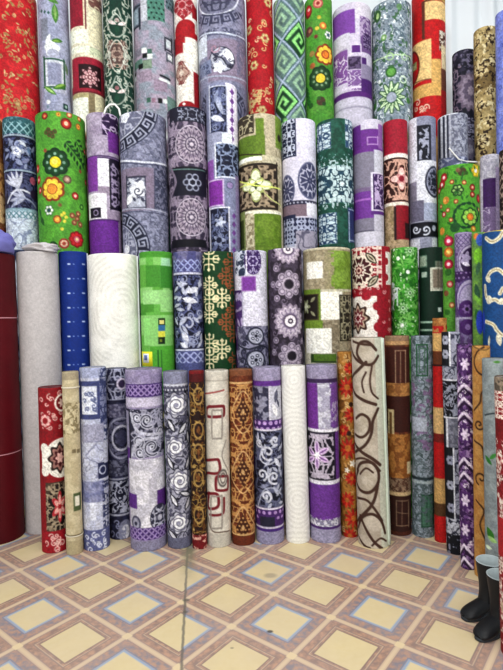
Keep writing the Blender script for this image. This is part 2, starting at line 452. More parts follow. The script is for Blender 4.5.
def f(k):
    k.R(60, -20, 83, 33, 'a92740'); k.R(83, -20, 86, 33, 'e5d8b8'); k.R(84.6, -20, 86, 33, '7d2b3c'); k.R(88, -20, 110, 10, '8a5f58'); k.orn(k.mR(88, -20, 110, 10), 'e0d0b4', 97, 2, 4, .12, 2)
    k.R(60, 33, 88, 47, 'eef0dc'); k.R(89, 10, 110, 46, 'e6dfbf'); k.R(60, 46.5, 110, 49, '9fb294'); k.R(60, 49, 90, 56, 'eef2de'); k.R(90, 50, 110, 57, 'd6dcbc')
    k.R(72, 57, 110, 92, 'b32844'); k.R(79, 64, 101, 88, '3f1520'); k.star(90, 77, 10.5, 8, 'd9a9ac', .34); k.C(90, 77, 5, '7a2438'); k.pet(90, 77, 3.6, 8, 1.2, 'e8c6c4'); k.C(90, 77, 1.4, 'e8c6c4')
    k.O(90, 77, 8, 1, '5a1a2c')
    k.R(60, 57, 73, 92, 'e9e4cd'); k.R(60, 91, 110, 93, '8b2138'); k.R(60, 93, 110, 120, 'bdb384'); k.R(60, 102, 88.5, 120, 'eceedd'); k.R(95, 96, 110, 120, 'e4dcb8'); k.R(89, 93, 95, 120, '9a8a68')
roll('4c', 4, 69.5, 102, -12, 73, 105, 110, 'e6dfc4', 'cream carpet roll with dark red blocks and a starry rosette, in the back row', f, Y4)
def f(k):
    m = k.all()
    k.star(117, 54, 15, 4, '6f5650', .35, 0.78, 19); k.orn(k.mC(117, 54, 13, 18), 'b9a091', 117, 54, 3.6, .12, 1)
    for yy in (24, 92):
        sg = 1 if yy < 50 else -1
        k.curve([(106, yy-10), (109, yy-2), (116, yy-10), (124, yy-2), (128, yy-10)], 1.3, 'c9cec4')
        k.curve([(108, yy), (110, yy+8), (117, yy+13), (124, yy+8), (126, yy)], 1.3, 'b6bdb0')
        k.curve([(108, yy+2), (112, yy-4), (117, yy-16*1), (122, yy-4), (126, yy+2)], 1.3, 'b6bdb0')
        k.leaf(112, yy-1, 5, 1.8, 25, 'ecdcd8'); k.leaf(122, yy-1, 5, 1.8, -25, 'ecdcd8'); k.C(117, yy-4, 2.2, 'a8767a'); k.dia(117, yy+6, 2.6, 5, '1c5a44')
    k.tile(k.mR(90, -20, 111, 120), 'b8bfb0', 117, 54, 34, 70, 4.4, .1, 3); k.tile(k.mR(123, -20, 140, 120), 'b8bfb0', 117, 54, 34, 70, 4.4, .1, 3)
    k.curve([(108, 58), (112, 45), (117, 40), (122, 45), (127, 58)], 1.2, 'd0cfc2'); k.curve([(108, 50), (112, 66), (117, 72), (122, 66), (127, 50)], 1.2, 'd0cfc2')
    k.curve([(105, 35), (108, 42), (106, 48)], 1.4, 'c5cabb'); k.scrolls(m, 'cfd3c6', 5, 12, 105, -8, 129, 110, 3.2, 1)
roll('4d', 4, 102.5, 131, -12, 105, 135, 110, '1d4f40', 'dark green carpet roll with pale ornate scrollwork, in the back row', f, Y=4.05)
def f(k):
    m = k.all(); k.blot(m, 'b3a4b5', 10, .45, 1, .2); k.blot(m, '9ba3b0', 7, .58, 4, .15)
    k.R(100, -20, 142, 34, '9a8fa2'); k.R(130, 8, 141, 32, '6f7486'); k.box(131, 9, 141, 31, 1.6, '333c4a'); k.R(133, 12, 139, 28, '9fb0bd')
    k.R(147, -20, 164, 20, '5d9684'); k.dots(k.mR(147, 0, 164, 20), '22403c', 5, 1.1); k.R(165, -20, 180, 12, '6f8890'); k.dots(k.mR(165, -10, 178, 10), '2a3d46', 4.5, 1.2)
    k.R(141, -20, 147, 22, 'c9cbd4')
    k.box(164, 37, 172, 50, 1.5, '39404c'); k.R(166, 39.5, 170.5, 47, 'd3dfe2'); k.box(166, 52, 173, 61, 1.2, '4c5560'); k.R(167.5, 54, 172, 59, 'e3eaea')
    k.R(142, 48.5, 147, 53.5, 'eef2ee'); k.R(147.5, 49, 152, 54, '567f70'); k.R(143, 54, 147.5, 58.5, '1c2428'); k.R(147.5, 54, 152.5, 59, 'e4ece6'); k.R(136, 50, 142, 58, '8f8a98')
    k.R(133, 62, 143, 70, '6b8f82'); k.R(143, 60, 152, 69, '8aa08a'); k.R(139, 65, 143.5, 70, '10211f')
    k.R(134, 76, 137, 84, '2b3136'); k.R(134.5, 79, 137, 84, 'e5eaea'); k.R(154, 79, 167, 91, 'a593a6'); k.R(140, 71, 152, 82, 'a796a8')
    k.L([(160.5, 75), (169.5, 79)], 2.2, '2a333a'); k.L([(160, 78.5), (169, 82)], 2.6, 'e9f0ee')
    k.R(147, 98, 151, 103, '4d7a68'); k.R(151.8, 98, 155.5, 102.5, '9b7a8c'); k.R(158, 98, 162, 103, '0f1b1c'); k.R(163, 98.5, 167, 103, 'e4eee6'); k.R(167, 97, 176, 112, '77958e')
roll('4e', 4, 133.5, 174.5, -12, 135, 176, 112, 'aaa4b6', 'wide lilac-grey carpet roll scattered with small framed squares and checks, in the back row', f, Y=4.12)
def f(k):
    k.dia(183, 5, 15, 15, 'b3303c'); k.orn(k.mC(182, 5, 12), 'd9a0a0', 182, 5, 3, .1, 1, 8); k.R(192, 8, 200, 20, 'b3202e')
    k.C(187, 31, 15, 'c01f2c', 12); k.R(195, 26, 200, 36, 'eee9dc'); k.R(186, 38, 200, 120, 'eeeadd'); k.R(170, 38, 183, 56, 'b61f2c')
    k.dia(181.5, 73, 10, 13, 'b99a8c'); k.orn(k.mC(181, 73, 9, 12), '8c4a48', 181, 73, 2.5, .1, 2); k.dia(181.5, 73, 3, 4, 'd8c8b8')
    k.R(194, 73, 200, 120, 'b3202e'); k.C(186, 106, 10, 'b81c28', 5); k.dia(184, 104, 2, 2, 'f3eee4')
roll('4f', 4, 174.8, 197, -12, 175.5, 199, 112, 'ece5da', 'narrow cream carpet roll with bright red scallops and a stepped medallion, in the back row', f, Y4)
def f(k):
    m = k.all(); k.blot(m, '9b9bb4', 2.6, .5, 1, .15)
    k.C(216, -12, 24, '83839c', 25); k.orn(k.mC(216, -12, 22, 23), '4f506a', 216, -6, 5, .16, 2); k.O(216, -12, 24, 1.6, 'd9dbe6', 26.5)
    k.keyarc(216, -12, 31.5, 1.55, '4b4d68', k.mR(190, 8, 250, 30)); k.blot(k.mR(190, 27, 250, 34), '62647e', 2, .5, 3)
    k.curve([(196, 41), (208, 33.5), (222, 32.5), (236, 35.5), (246, 42)], 1.6, 'ccd3e2'); k.curve([(196, 43), (208, 35.5), (222, 34.5), (236, 37.5), (246, 44)], 1, '6a6c86')
    k.R(190, 45, 208, 66, 'd4dae6'); k.R(208, 38, 246, 80, '9a8ca2'); k.blot(k.mR(236, 40, 250, 78), '7f7c96', 2, .5, 4)
    k.O(222, 59, 12, 1.6, '3a3b50'); k.C(222, 59, 11, '77778e'); k.leafage(k.mC(222, 59, 12), 'c6c8d6', 4.6, 1, .15); k.star(219, 67, 6.5, 5, 'e8ebf2', .2); k.leaf(229, 56, 8, 4, 70, 'eef0f5'); k.spi(226, 52, 5, 1, 1.6, 'e6e8f0'); k.curve([(212, 52), (216, 56), (222, 58), (226, 64)], 1.3, '33344a'); k.scrolls(k.mC(222, 59, 12), '33344a', 2, 6, 212, 50, 232, 68, 3, 1)
    k.spi(215, 48, 5, 1.1, 1.2, 'b98fa4')
    k.R(190, 66, 212, 80, '8a92b0'); k.scrolls(k.mR(190, 64, 212, 80), '4a5478', 4, 7, 198, 64, 210, 80, 3, 1)
    k.curve([(198, 84), (210, 77), (226, 76), (240, 79), (247, 84)], 1.4, 'b4bcd0'); k.R(190, 84, 250, 130, '8285a0'); k.keyarc(222, 116, 27, 1.5, '41435e', k.mR(190, 78, 250, 118))
roll('4g', 4, 197.5, 245, -12, 200, 246.5, 100, '8a8ba5', 'thick blue-grey roll with a key border and round leaf emblem, in the back row', f, Y4)
def f(k):
    m = k.all(); k.scrolls(m, 'd9bd80', 6, 20, 246, -8, 273, 113, 4, 1.1); k.scrolls(m, 'e9d9a8', 9, 12, 246, -8, 273, 113, 2.6, .9)
    for x, y in ((254, 65), (265, 38), (252, 104), (268, 3), (262, 110), (249, 30)): k.flo(x, y, 4.6, 6, 'ddc58e', 'b8383a', 'b99a62')
    k.blot(k.mR(240, 90, 262, 114), 'd2b47c', 3, .5, 2)
roll('4h', 4, 246.5, 272.5, -12, 247.5, 274.5, 112, 'c21c2c', 'narrow crimson carpet roll with curling gold vines, in the back row', f, Y4)
def f(k):
    m = k.all(); k.blot(m, '7f9aa0', 3, .5, 2, .2)
    s0, v0 = k.p(299, 40)
    X = .5*((k.S-s0)/18+(k.V-v0)/21); Y = .5*(-(k.S-s0)/18+(k.V-v0)/21)
    i = np.floor(X+.5); j = np.floor(Y+.5); fx = X-i; fy = Y-j; ed = np.maximum(np.abs(fx), np.abs(fy))
    bright = (((i+j) % 3) == 0).astype(float)
    k.paint(sst(.45, .42, ed), '64807c'); k.paint(bright*sst(.46, .43, ed), '1c5230')
    bx = (fx+.5)*8.6-.8; by = (fy+.5)*8.6-.8; inside = (bx > 0) & (bx < 7) & (by > 0) & (by < 7)
    key = bitmap(KEY, np.clip(bx, 0, 6.99), np.clip(by, 0, 6.99))*inside
    k.paint(key*bright, '9ce488'); k.paint(key*(1-bright), '9cc0a0'); k.paint(sst(.46, .485, ed), 'a9b8cc')
roll('4i', 4, 273.5, 304, -5, 275, 306, 112, '5f7e86', 'grey-green carpet roll with diagonal square-spiral key pattern, in the back row', f, Y4)
def f(k):
    m = k.all(); k.blot(m, '6bab46', 5, .5, 2, .2)
    k.C(308.5, 11, 4.6, '8a1a20', 6.5); k.C(308.5, 10, 3.3, 'd8323a', 5); k.C(309, 9, 1.5, 'f0c8c0')
    k.dot3(318, 3, 5, 'c65a5a', 'e8a890', 'b0372f'); k.C(319, 17, 2, 'c8b83c'); k.C(323, 26, 3.6, 'e07a35'); k.C(323, 26, 1.8, 'f2d56a'); k.C(317, 28, 2, 'd8c247')
    k.flo(328, 36, 4.4, 6, 'f4f6f2', '4d6a8a', '6d8f68'); k.C(309, 31, 5, '7a4a48'); k.C(310, 30, 2, 'b87a60'); k.C(316, 36, 2, '8f4038'); k.C(312, 53, 3, 'a8894a'); k.C(312.5, 65, 3, 'b0683a')
    k.flo(325.5, 55, 10, 8, 'f4cf46', 'ee8a2e', 'a03a20'); k.flo(320.5, 78, 12, 9, '2a5a30', 'f0d23e', '1e4a28'); k.pet(320.5, 78, 7.2, 9, 1.3, '8aa884'); k.C(320.5, 78, 4.6, 'f0d23e')
    for a in range(5): k.leaf(307+a*.6, 88+a*4, 5, 1.5, 40, '2e7332')
    k.C(321, 101, 4.5, '5f4a34'); k.C(319, 98, 2, '3d6a2c'); k.C(324, 104, 2, '2e5a28'); k.C(311, 105, 3, '376e2e')
roll('4j', 4, 304.5, 332, -5, 306, 333.5, 112, '58a33a', 'slim leaf-green carpet roll with yellow daisies, in the back row', f, Y4)
def f(k):
    m = k.all(); k.blot(m, 'cdc4d8', 9, .5, 2, .2)
    k.R(320, 13, 355, 37, '8a4fae'); k.R(355, 8, 380, 24, 'd9d2de'); k.R(360, 24, 380, 58, '7c5a94'); k.blot(k.mR(360, 24, 380, 44), 'b9a6c6', 2, .5, 3); k.R(363, 43, 380, 58, '4d2a68'); k.orn(k.mR(363, 43, 380, 58), '9a86ae', 367, 50, 2.6, .1, 4)
    k.R(320, 38, 350, 56, 'cfcbd8'); k.R(340, 48, 347, 55, 'b3abc2'); k.R(351.5, 45, 360, 53, '6a2e8e'); k.box(351, 44.5, 361, 53.5, .8, 'e2dcea')
    k.R(320, 56, 348, 90, '8a5aa2'); k.curl(k.mR(320, 56, 360, 90), 'd2c4dc', 4, .12, 2); k.R(348, 56, 361, 69, '3f2a52'); k.blot(k.mR(348, 56, 361, 69), '6d5a80', 2, .5, 3); k.box(347.5, 55.5, 361.5, 70, .8, 'c8bcd4')
    k.R(361.5, 59, 366, 69, '5c2a80'); k.R(348, 70, 361, 90, '8a64a2'); k.curl(k.mR(348, 70, 361, 90), 'cfc4d8', 4, .12, 5); k.R(361, 70, 380, 85, '9a90ac')
    k.R(320, 88, 361, 90.5, 'd9d0e2'); k.R(320, 91, 380, 97, '6a2f88'); k.R(361, 84, 380, 97, '5d2a80'); k.R(320, 97, 380, 130, 'cbc6d6'); k.R(320, 106, 380, 108, 'a9a4b8')
roll('4k', 4, 332.5, 371, 2, 334, 371.5, 112, 'd0c9da', 'pale lilac carpet roll with purple squares and a mottled block, in the back row', f, Y4)
def f(k):
    m = k.all(); k.blot(m, 'aab6bf', 3, .55, 1); k.blot(m, '667a86', 2.4, .62, 3); k.blot(m, 'e2ecec', 2.2, .74, 5, .04); k.blot(m, '4f7a55', 4, .68, 6)
    k.C(378, 14, 4.2, '3d6a3a', 6); k.C(378, 14, 2, 'b6d890', 3.2); k.C(384, 36, 3, '7cab62'); k.C(384, 36, 1.4, 'd4eac4'); k.C(399, 8, 3, '6f9a6a')
    k.curve([(372, 62), (380, 57), (391, 55), (404, 57), (411, 62)], 1.1, 'c3dfae'); k.O(404, 59, 3, 1.2, 'b9d8ac'); k.O(390, 56, 3.4, 1.1, 'a9cf90'); k.C(391, 71.5, 5.4, '3f7a34'); k.C(391, 71.5, 3.8, '6fae54'); k.O(403, 81, 3.4, 1.3, 'd8ead0'); k.C(380, 80, 2, 'e9f2ea')
    for i in range(12):
        a = i*.5236; s, v = k.p(391.5, 97); pts = [(s+6*math.cos(a-.2), v+7*math.sin(a-.2)), (s+13*math.cos(a), v+15*math.sin(a)), (s+6*math.cos(a+.2), v+7*math.sin(a+.2))]
        k.paint(k.seg(pts, 3.4), '3b6b40'); k.paint(k.seg(pts, 1.5), 'd6ecc2')
    k.C(391.5, 97, 5, 'a4acbc'); k.C(375, 105, 3.4, '4e8a48'); k.C(408, 103, 3, '4e8a48')
roll('4l', 4, 371.5, 411, -1, 372, 411.5, 112, '8a98a4', 'silver-grey mottled carpet roll with pale green daisy, in the back row', f, Y4)
def f(k):
    k.R(424, -20, 460, 5, 'bb9a4e'); k.orn(k.mR(422, -20, 442, 4), '6a3a20', 431, -2, 3, .1, 1); k.R(400, -20, 422, 40, 'c9161c'); k.R(422, 0, 427, 38, '6f3a26'); k.R(425, 6, 460, 24, 'e9c88a'); k.R(425, 24, 460, 60, 'd2181e')
    k.R(439, 34, 445, 54, '6a3a2e'); k.blot(k.mR(439, 34, 445, 54), 'd9cfc0', 2, .5, 2); k.R(441, 53, 460, 80, 'e3d2ac')
    k.R(400, 42, 431.5, 82, 'ecca8a'); k.C(413, 67, 12, '7d1a18', 18); k.C(413, 67, 10.5, 'cc1e20', 16); k.R(411, 61, 417, 69, '9aa06a'); k.spi(414, 65, 3, 1.2, 1, 'e8d8a4'); k.L([(412, 84), (431, 79)], 1, '8a5a38')
    k.R(431.5, 60, 441, 98, 'dfb56c'); k.R(400, 84, 441, 97, 'e0b468'); k.R(441, 76, 460, 120, '7a4a3c'); k.R(400, 97, 441, 130, 'd41b20'); k.scrolls(k.mR(400, 98, 430, 114), 'eec8b0', 3, 6, 413, 101, 428, 112, 4, 1.4); k.R(441, 97, 460, 130, 'a81a20')
roll('4m', 4, 412, 447, -12, 412, 444, 112, 'cf181e', 'bright red and tan block carpet roll beside the white curtain', f, Y=4.13)
def f(k):
    m = k.all(); k.blot(m, '3d3a52', 4, .5, 1, .2)
    k.star(471, 92, 16, 14, '7d6f84', .08, 0, 21); k.star(471, 92, 13, 14, '9b8ea2', .1, 0, 17); k.star(471, 92, 9, 10, '6f637a', .1, 0, 12); k.star(471, 92, 4, 8, 'a99cac', .1, 0, 5)
    k.orn(k.mR(440, 70, 462, 165), '8f7f92', 460, 92, 4, .13, 3); k.orn(k.mR(452, 118, 480, 140), '9a9ab4', 469, 129, 3, .13, 4); k.blot(k.mR(450, 44, 480, 74), '77728c', 3, .6, 5)
    k.star(470, 150, 9, 10, '6f6a80', .1, 0, 12); k.star(470, 150, 5, 8, '9794a6', .1)
roll('4n', 4, 452.5, 476, 49, 452.5, 476, 158, '1e1f36', 'black-blue carpet roll with mauve rosettes, half behind the beige flowered one at upper right', f, 4.12)
def f(k):
    m = k.all(); k.blot(m, 'a99462', 5, .5, 2, .1); k.R(460, 60, 510, 88, '8a7448')
    for x, y, r in ((481, 67, 9), (492, 40, 7), (478, 40, 5), (480, 104, 7), (492, 122, 8), (483, 139, 8), (490, 92, 5), (493, 62, 7)):
        k.star(x, y, r, 7, 'd9c795', .2, .3); k.star(x, y, r*.72, 6, '4a3320', .25); k.star(x, y, r*.4, 6, 'c9b684', .25)
    k.blot(m, '3f2c1c', 3, .68, 5, .04); k.blot(m, 'e4d7aa', 3.4, .7, 1, .04)
roll('4o', 4, 473.5, 497.5, 26, 474, 497.5, 156, 'bfab76', 'beige carpet roll with dark brown lacy flowers, near the top right corner', f, 3.93)
def f(k):
    m = k.all(); k.blot(m, '8f9ae0', 5, .5, 2, .2); k.scrolls(m, '5f6cc0', 2, 14, 496, 12, 520, 158, 4, 1.2)
roll('4p', 4, 495.5, 520, 8, 496, 520, 156, '7885d4', 'periwinkle blue carpet roll cut off by the right edge, near the top corner', f, 3.7)

# ================================================================== THIRD ROW
def f(k):
    k.R(-30, 115, 10, 160, '9a6a3a'); k.R(-30, 160, 10, 190, 'c99a5a'); k.R(-30, 190, 10, 225, 'd8b684'); k.R(-30, 225, 10, 250, '8f4a30'); k.blot(k.all(), '8a5a34', 5, .62, 2)
roll('3a', 3, -26, 4, 116, -24, 6, 245, 'b07a44', 'tan and brown blocked roll, just a sliver at the left edge, third row', f, Y3)
def f(k):
    m = k.all(); k.R(-5, 110, 45, 133, '3d7078'); k.lat(k.mR(-5, 122, 45, 134), '9cc4cc', 8, 1.3); k.blot(k.mR(-5, 110, 45, 122), '6a9aa2', 3, .55, 2)
    k.R(-5, 134, 45, 136, 'a9b8c6'); k.R(-5, 136, 45, 170, '1c1f40'); k.leafage(k.mR(-5, 137, 45, 169), '565e88', 4.6, 1, .12); k.blooms(k.mR(5, 138, 37, 168), 7, 16, 6, 139, 37, 168, 5, '9aa2c2')
    k.star(17, 151, 7.5, 5, 'aeb4c8', .2); k.star(17, 151, 4.4, 5, 'e9eaf0', .2); k.leaf(22, 143, 5, 2, 30, 'd0d4e0'); k.leaf(11, 144, 4, 2, -40, '9098b4'); k.leaf(29, 150, 4, 2, 70, '6d86b0'); k.scrolls(k.mR(5, 137, 37, 169), '6f7ba6', 5, 8, 8, 140, 36, 168, 3.4, 1.2); k.leaf(26, 160, 5, 2, -30, '8d90b8')
    k.R(-5, 169, 45, 171, 'a4b6c8')
    k.R(-5, 171, 45, 209, '23254a'); k.leafage(k.mR(-5, 172, 45, 208), '5b5f86', 4.6, 2, .12)
    for i, a in enumerate((-150, -130, -112, -94, -76)): k.leaf(24+10*math.cos(math.radians(a))*0.9-6, 188+10*math.sin(math.radians(a))*.8, 10, 1.7, a, 'c8cad8')
    for a in (170, 200, 230, 150): k.leaf(26+9*math.cos(math.radians(a)), 198+8*math.sin(math.radians(a)), 9, 2, a, 'b4b8cc')
    k.curve([(8, 204), (14, 192), (24, 190), (34, 196)], 2, 'd4d6e2'); k.curve([(12, 208), (20, 198), (30, 200), (36, 207)], 1.8, '9fa5c0'); k.C(33, 180, 4, 'c2607c'); k.C(34, 194, 5, '3a2448')
    k.R(-5, 209, 45, 250, 'cdd6e2'); k.box(4, 208.5, 60, 211.5, 1.4, '8fb0bc'); k.lat(k.mR(-5, 211, 45, 218), '6f98a4', 6, 1.6)
    k.curl(k.mR(-5, 218, 45, 250), '8e98b4', 7, .12, 3); k.curl(k.mR(-5, 218, 45, 250), 'a8b2c8', 4, .1, 5)
roll('3b', 3, 2.5, 36, 116.5, 6.5, 39, 246, '24305a', 'navy and teal leafy panelled roll left of the thick green flowered one', f, Y3, yv=256)
def f(k):
    m = k.all(); k.blot(m, '6cb842', 7, .5, 2, .2)
    k.dot3(45.5, 118, 3.6, '7a2a1c', 'c8402c', 'f0a060'); k.dot3(66, 123, 5.6, '8a2018', 'd2402c', 'f2a888'); k.C(66, 123, 2, 'f6d0b0'); k.dot3(58.5, 114.5, 2.4, 'c8902c', 'f2cf4e', 'd4502c'); k.dot3(69, 114, 3, 'b04a28', 'e89a6a', 'f4e0a0'); k.dot3(78, 125, 3.2, 'b8602a', 'f0c64a', 'd05030'); k.dot3(79, 117, 2.6, 'b03a28', 'f0a23e', 'f4e0a0')
    for x, y in ((49, 131), (52, 134), (55, 132), (47, 134), (53, 137), (50, 136)): k.C(x, y, 2.4, '6a5434'); k.C(x, y, 1, '3c7428')
    for bx, by, n_, ax, ay in ((66, 142, 6, 3.0, 4.2), (76, 140, 5, 2.0, 5.2)):
        k.L([(bx, by), (bx+ax*n_, by+ay*n_)], .9, '1f4f2a')
        for i in range(n_): k.leaf(bx+ax*i+2.6, by+ay*i-1, 3, 1.3, -8, '1f4f2a'); k.leaf(bx+ax*i-1, by+ay*i+3, 3, 1.3, 95, '1f4f2a')
    k.flo(55.5, 162.5, 13.5, 8, '1e5a2e', 'f1d62e', '164a24'); k.pet(55.5, 162.5, 8.4, 8, 1.5, '8ab09a'); k.C(55.5, 162.5, 5.6, 'f3dc2c'); k.C(55, 162, 3, 'f6e66a')
    k.dot3(38.5, 171, 4.4, 'a82824', 'dc3c38', 'f2b6a4'); k.dot3(39.5, 182, 4.4, 'a82824', 'dc3c38', 'f2b6a4'); k.dot3(41, 192, 3.6, 'a82824', 'dc3c38', 'f2b6a4')
    k.flo(52.5, 189.5, 12, 8, 'f6d648', 'ee9a34', 'a2401c', .39); k.C(52.5, 189.5, 4.8, 'f2a23c')
    k.dot3(67, 179, 4.4, '6a5a44', 'b08a78', 'd8b8a4'); k.dot3(75, 195, 4, '8a2c24', 'd8483c', 'f4cfc0'); k.dot3(86, 181, 3, 'a83428', 'd85040', 'f0b0a0'); k.dot3(85, 150, 3, 'a83428', 'd85040', 'f0c0b0')
    k.flo(49.5, 211, 5.4, 6, 'f2f5f0', '5a8a5c', '5a8a50'); k.C(49.5, 211, 1.4, '2f4f6a')
    k.dot3(57.5, 219.5, 4.2, 'a8582a', 'f0a840', 'f4d060'); 
    for x, y in ((62, 215), (66, 217), (64.5, 221), (62, 229), (64, 213)): k.C(x, y, 1.7, 'e8d84a')
    for x, y in ((72, 215), (77, 218), (74, 222), (80, 224), (78, 213)): k.C(x, y, 3, '9a5a40'); k.C(x, y, 1.2, 'd8a878')
    k.dot3(81.5, 206, 3, '2a5a2a', '4f9038', '8ac85c'); k.leaf(43, 222, 6, 2.4, 60, '2e6e2c'); k.leaf(41, 214, 5, 2, 70, '2e6e2c')
    k.dot3(64, 243.5, 5.2, 'b03830', 'e0c0a0', 'c0503c'); k.flo(76.5, 239, 8, 8, 'da2c34', 'f4b0a0', '9a141c'); k.C(76.5, 239, 3.2, 'e8788a'); k.C(76.5, 239, 1.5, 'f6e6a0')
    k.C(53.5, 246, 4.5, '285a26'); k.C(53.5, 246, 2, 'b8482c'); k.C(46, 152, 2, 'b06040'); k.C(60, 205, 2, '8a6a3c'); k.C(80, 170, 2, 'a05c3c')
roll('3c', 3, 36.5, 86.5, 111, 38, 88.5, 247, '5ea63c', 'thick bright green carpet roll with big yellow, orange and red flowers, in the third row', f, Y3, yv=256)
def f(k):
    k.R(80, 110, 105, 156, 'b6aabf'); k.blot(k.mR(80, 110, 108, 156), 'a294ac', 6, .5, 2, .2); k.R(102, 110, 130, 137, '3b1d52'); k.orn(k.mR(102, 110, 130, 137), 'c3b2cf', 113, 122, 4.4, .13, 2); k.R(108, 136, 130, 155, '7d3a9a')
    k.R(80, 155, 130, 158.5, '4c2d66'); k.R(80, 156, 130, 157, '8a7a9a'); k.R(80, 159, 98, 194, '8b44a6'); k.R(98, 158, 110, 188, 'e6e4ec'); k.R(98, 186, 110, 195, 'a99aae'); k.R(80, 194, 107, 220, 'ece8ee')
    k.R(109.5, 163, 130, 211, '2c1e40'); k.orn(k.mR(111, 165, 130, 209), 'a79ab8', 119, 187, 4.4, .14, 4); k.box(109.5, 163, 140, 211, 1, '1b1430')
    k.R(107, 211, 130, 222, 'a899b0'); k.R(91, 208, 101, 218, '241a34'); k.O(96, 213, 2.6, 1, 'a89ab8'); k.R(80, 219.5, 119, 260, '7b34a0'); k.R(119, 219, 130, 260, 'a58fae'); k.R(80, 219, 119, 220.5, '5a2678')
roll('3d', 3, 87, 119.5, 112, 89, 121, 247, 'b6aabf', 'purple, white and lilac block carpet roll with a tied white string, in the third row', f, Y3, yv=256)
def f(k):
    m = k.all(); k.blot(m, '9ea0b8', 2.6, .52, 1, .12); k.blot(m, '6d7088', 2.2, .62, 3, .08)
    k.C(121, 112, 31, '74768e', 30); k.orn(k.mC(121, 112, 29, 28), 'b0b2c4', 128, 120, 5, .15, 2); k.star(125, 118, 7, 5, 'dfe1ea', .1); k.O(121, 112, 31, 1.5, 'c9ccda', 30)
    k.C(121, 112, 0.1, '000000'); k.O(121, 112, 38, 11, 'a9acc0', 37); k.keyarc(121, 112, 37, 1.75, '272b46', k.mR(100, 100, 164, 160)); k.O(121, 112, 44, 1.2, '3a3e58', 43)
    k.curve([(120, 163), (135, 161.5), (150, 162), (168, 166)], 1.8, 'dfe2ec'); k.curve([(120, 165), (135, 163.5), (150, 164), (168, 168)], 1.1, '52546e')
    k.R(110, 168, 155, 211, '8e8196'); k.R(110, 168, 122, 211, '8a88a0'); k.R(154, 168, 180, 211, '83849c'); k.blot(k.mR(154, 168, 180, 211), '52556e', 2, .5, 3); k.L([(154.5, 168), (154.5, 211)], 1.1, '54566e')
    k.box(127, 176, 146, 208, 1.3, '3a3b50'); k.R(128, 177.5, 145, 207, '4f5168'); k.leafage(k.mR(128, 178, 145, 207), 'b4b7c6', 4, 1, .16); k.C(138, 190, 8, 'd9dbe4'); k.scrolls(k.mC(138, 190, 9), '5a5c72', 3, 6, 132, 184, 144, 197, 3, 1); k.star(137, 190, 8, 5, 'e6e8ee', .22, .4); k.leaf(130, 200, 6, 3.4, -60, 'f0f1f4'); k.leaf(133, 182, 6, 2.4, 40, 'c9ccd6'); k.spi(138, 191, 5, 1.2, 1.2, '45465c'); k.C(141, 183, 2.6, 'eceef2'); k.C(139, 202, 3, 'bfc3d0')
    k.L([(122, 212), (168, 214)], 1.5, 'b3b6c8'); k.L([(122, 215), (168, 217)], 1, '5a5c76')
    k.C(123, 252, 27, '74768e', 27); k.orn(k.mC(123, 252, 25, 25), 'aeb0c2', 128, 240, 5, .15, 4); k.O(123, 252, 27, 1.5, 'c9ccda'); k.O(123, 252, 33.5, 10, 'a6a9bd'); k.keyarc(123, 252, 33, 1.7, '2a2e48', k.mR(100, 212, 166, 262)); k.O(123, 252, 39.5, 1.2, '3a3e58'); k.C(127, 250, 5, 'e9ebf1')
roll('3e', 3, 120.5, 167, 111, 122, 168.5, 248, '84869e', 'thick slate-grey carpet roll with key-patterned quarter circles, in the third row', f, Y3, yv=256)
def f(k):
    m = k.all(); k.blot(m, '5a4f66', 3, .5, 1, .1)
    k.tile(m, '9d8fa2', 191, 145, 44, 70, 5, .17, 2); k.R(170, 106, 210, 121, '2c2b42'); k.orn(k.mR(178, 108, 206, 120), '9ca0b4', 192, 114, 3, .13, 3)
    k.scrolls(k.mR(168, 121, 180, 250), 'b0a2b4', 4, 22, 169, 122, 180, 248, 3.4, 1.1); k.scrolls(k.mR(203, 121, 210, 250), 'b0a2b4', 5, 14, 203, 122, 209, 248, 3, 1.1)
    for y in (144, 217):
        k.R(172, y+22, 206, y+30, '1c1a2c'); k.star(191.5, y, 17.5, 12, '5f5268', .06, 0, 20); k.star(191.5, y, 15.5, 18, 'b3a5b4', .07, 0, 18); k.star(191.5, y, 11.5, 18, '8a7c90', .08, .17, 13.5); k.star(191.5, y, 9.5, 14, 'bcb0bd', .1, 0, 11); k.star(191.5, y, 4.5, 8, '6b5f76', .15, 0, 5); k.C(191.5, y, 2, 'cfc4cf')
        [k.leaf(191.5+10*math.cos(q*.3491), y+11.5*math.sin(q*.3491), 4.6, .5, math.degrees(q*.3491), '5b4e66') for q in range(18)]; k.O(191.5, y, 16, .9, 'd6ccd8', 18.6); k.O(191.5, y, 6, .9, '4a3e58', 7)
    k.R(174, 170, 206, 195, '24233a'); k.curve([(170, 171), (185, 169), (205, 171)], 1.3, '6d8a86'); k.pet(192.5, 182, 6, 6, 3.6, '9ea2b6'); k.pet(192.5, 182, 6, 6, 2.2, '2a2940'); k.O(192.5, 182, 3.4, 1.1, 'b4b8ca'); k.curve([(172, 170), (176, 182), (172, 196)], 3, '8b7e92')
roll('3f', 3, 168, 207.5, 106, 169.5, 208.5, 248, '453c52', 'dark charcoal carpet roll with two pale round rosettes, in the third row', f, Y3, yv=256)
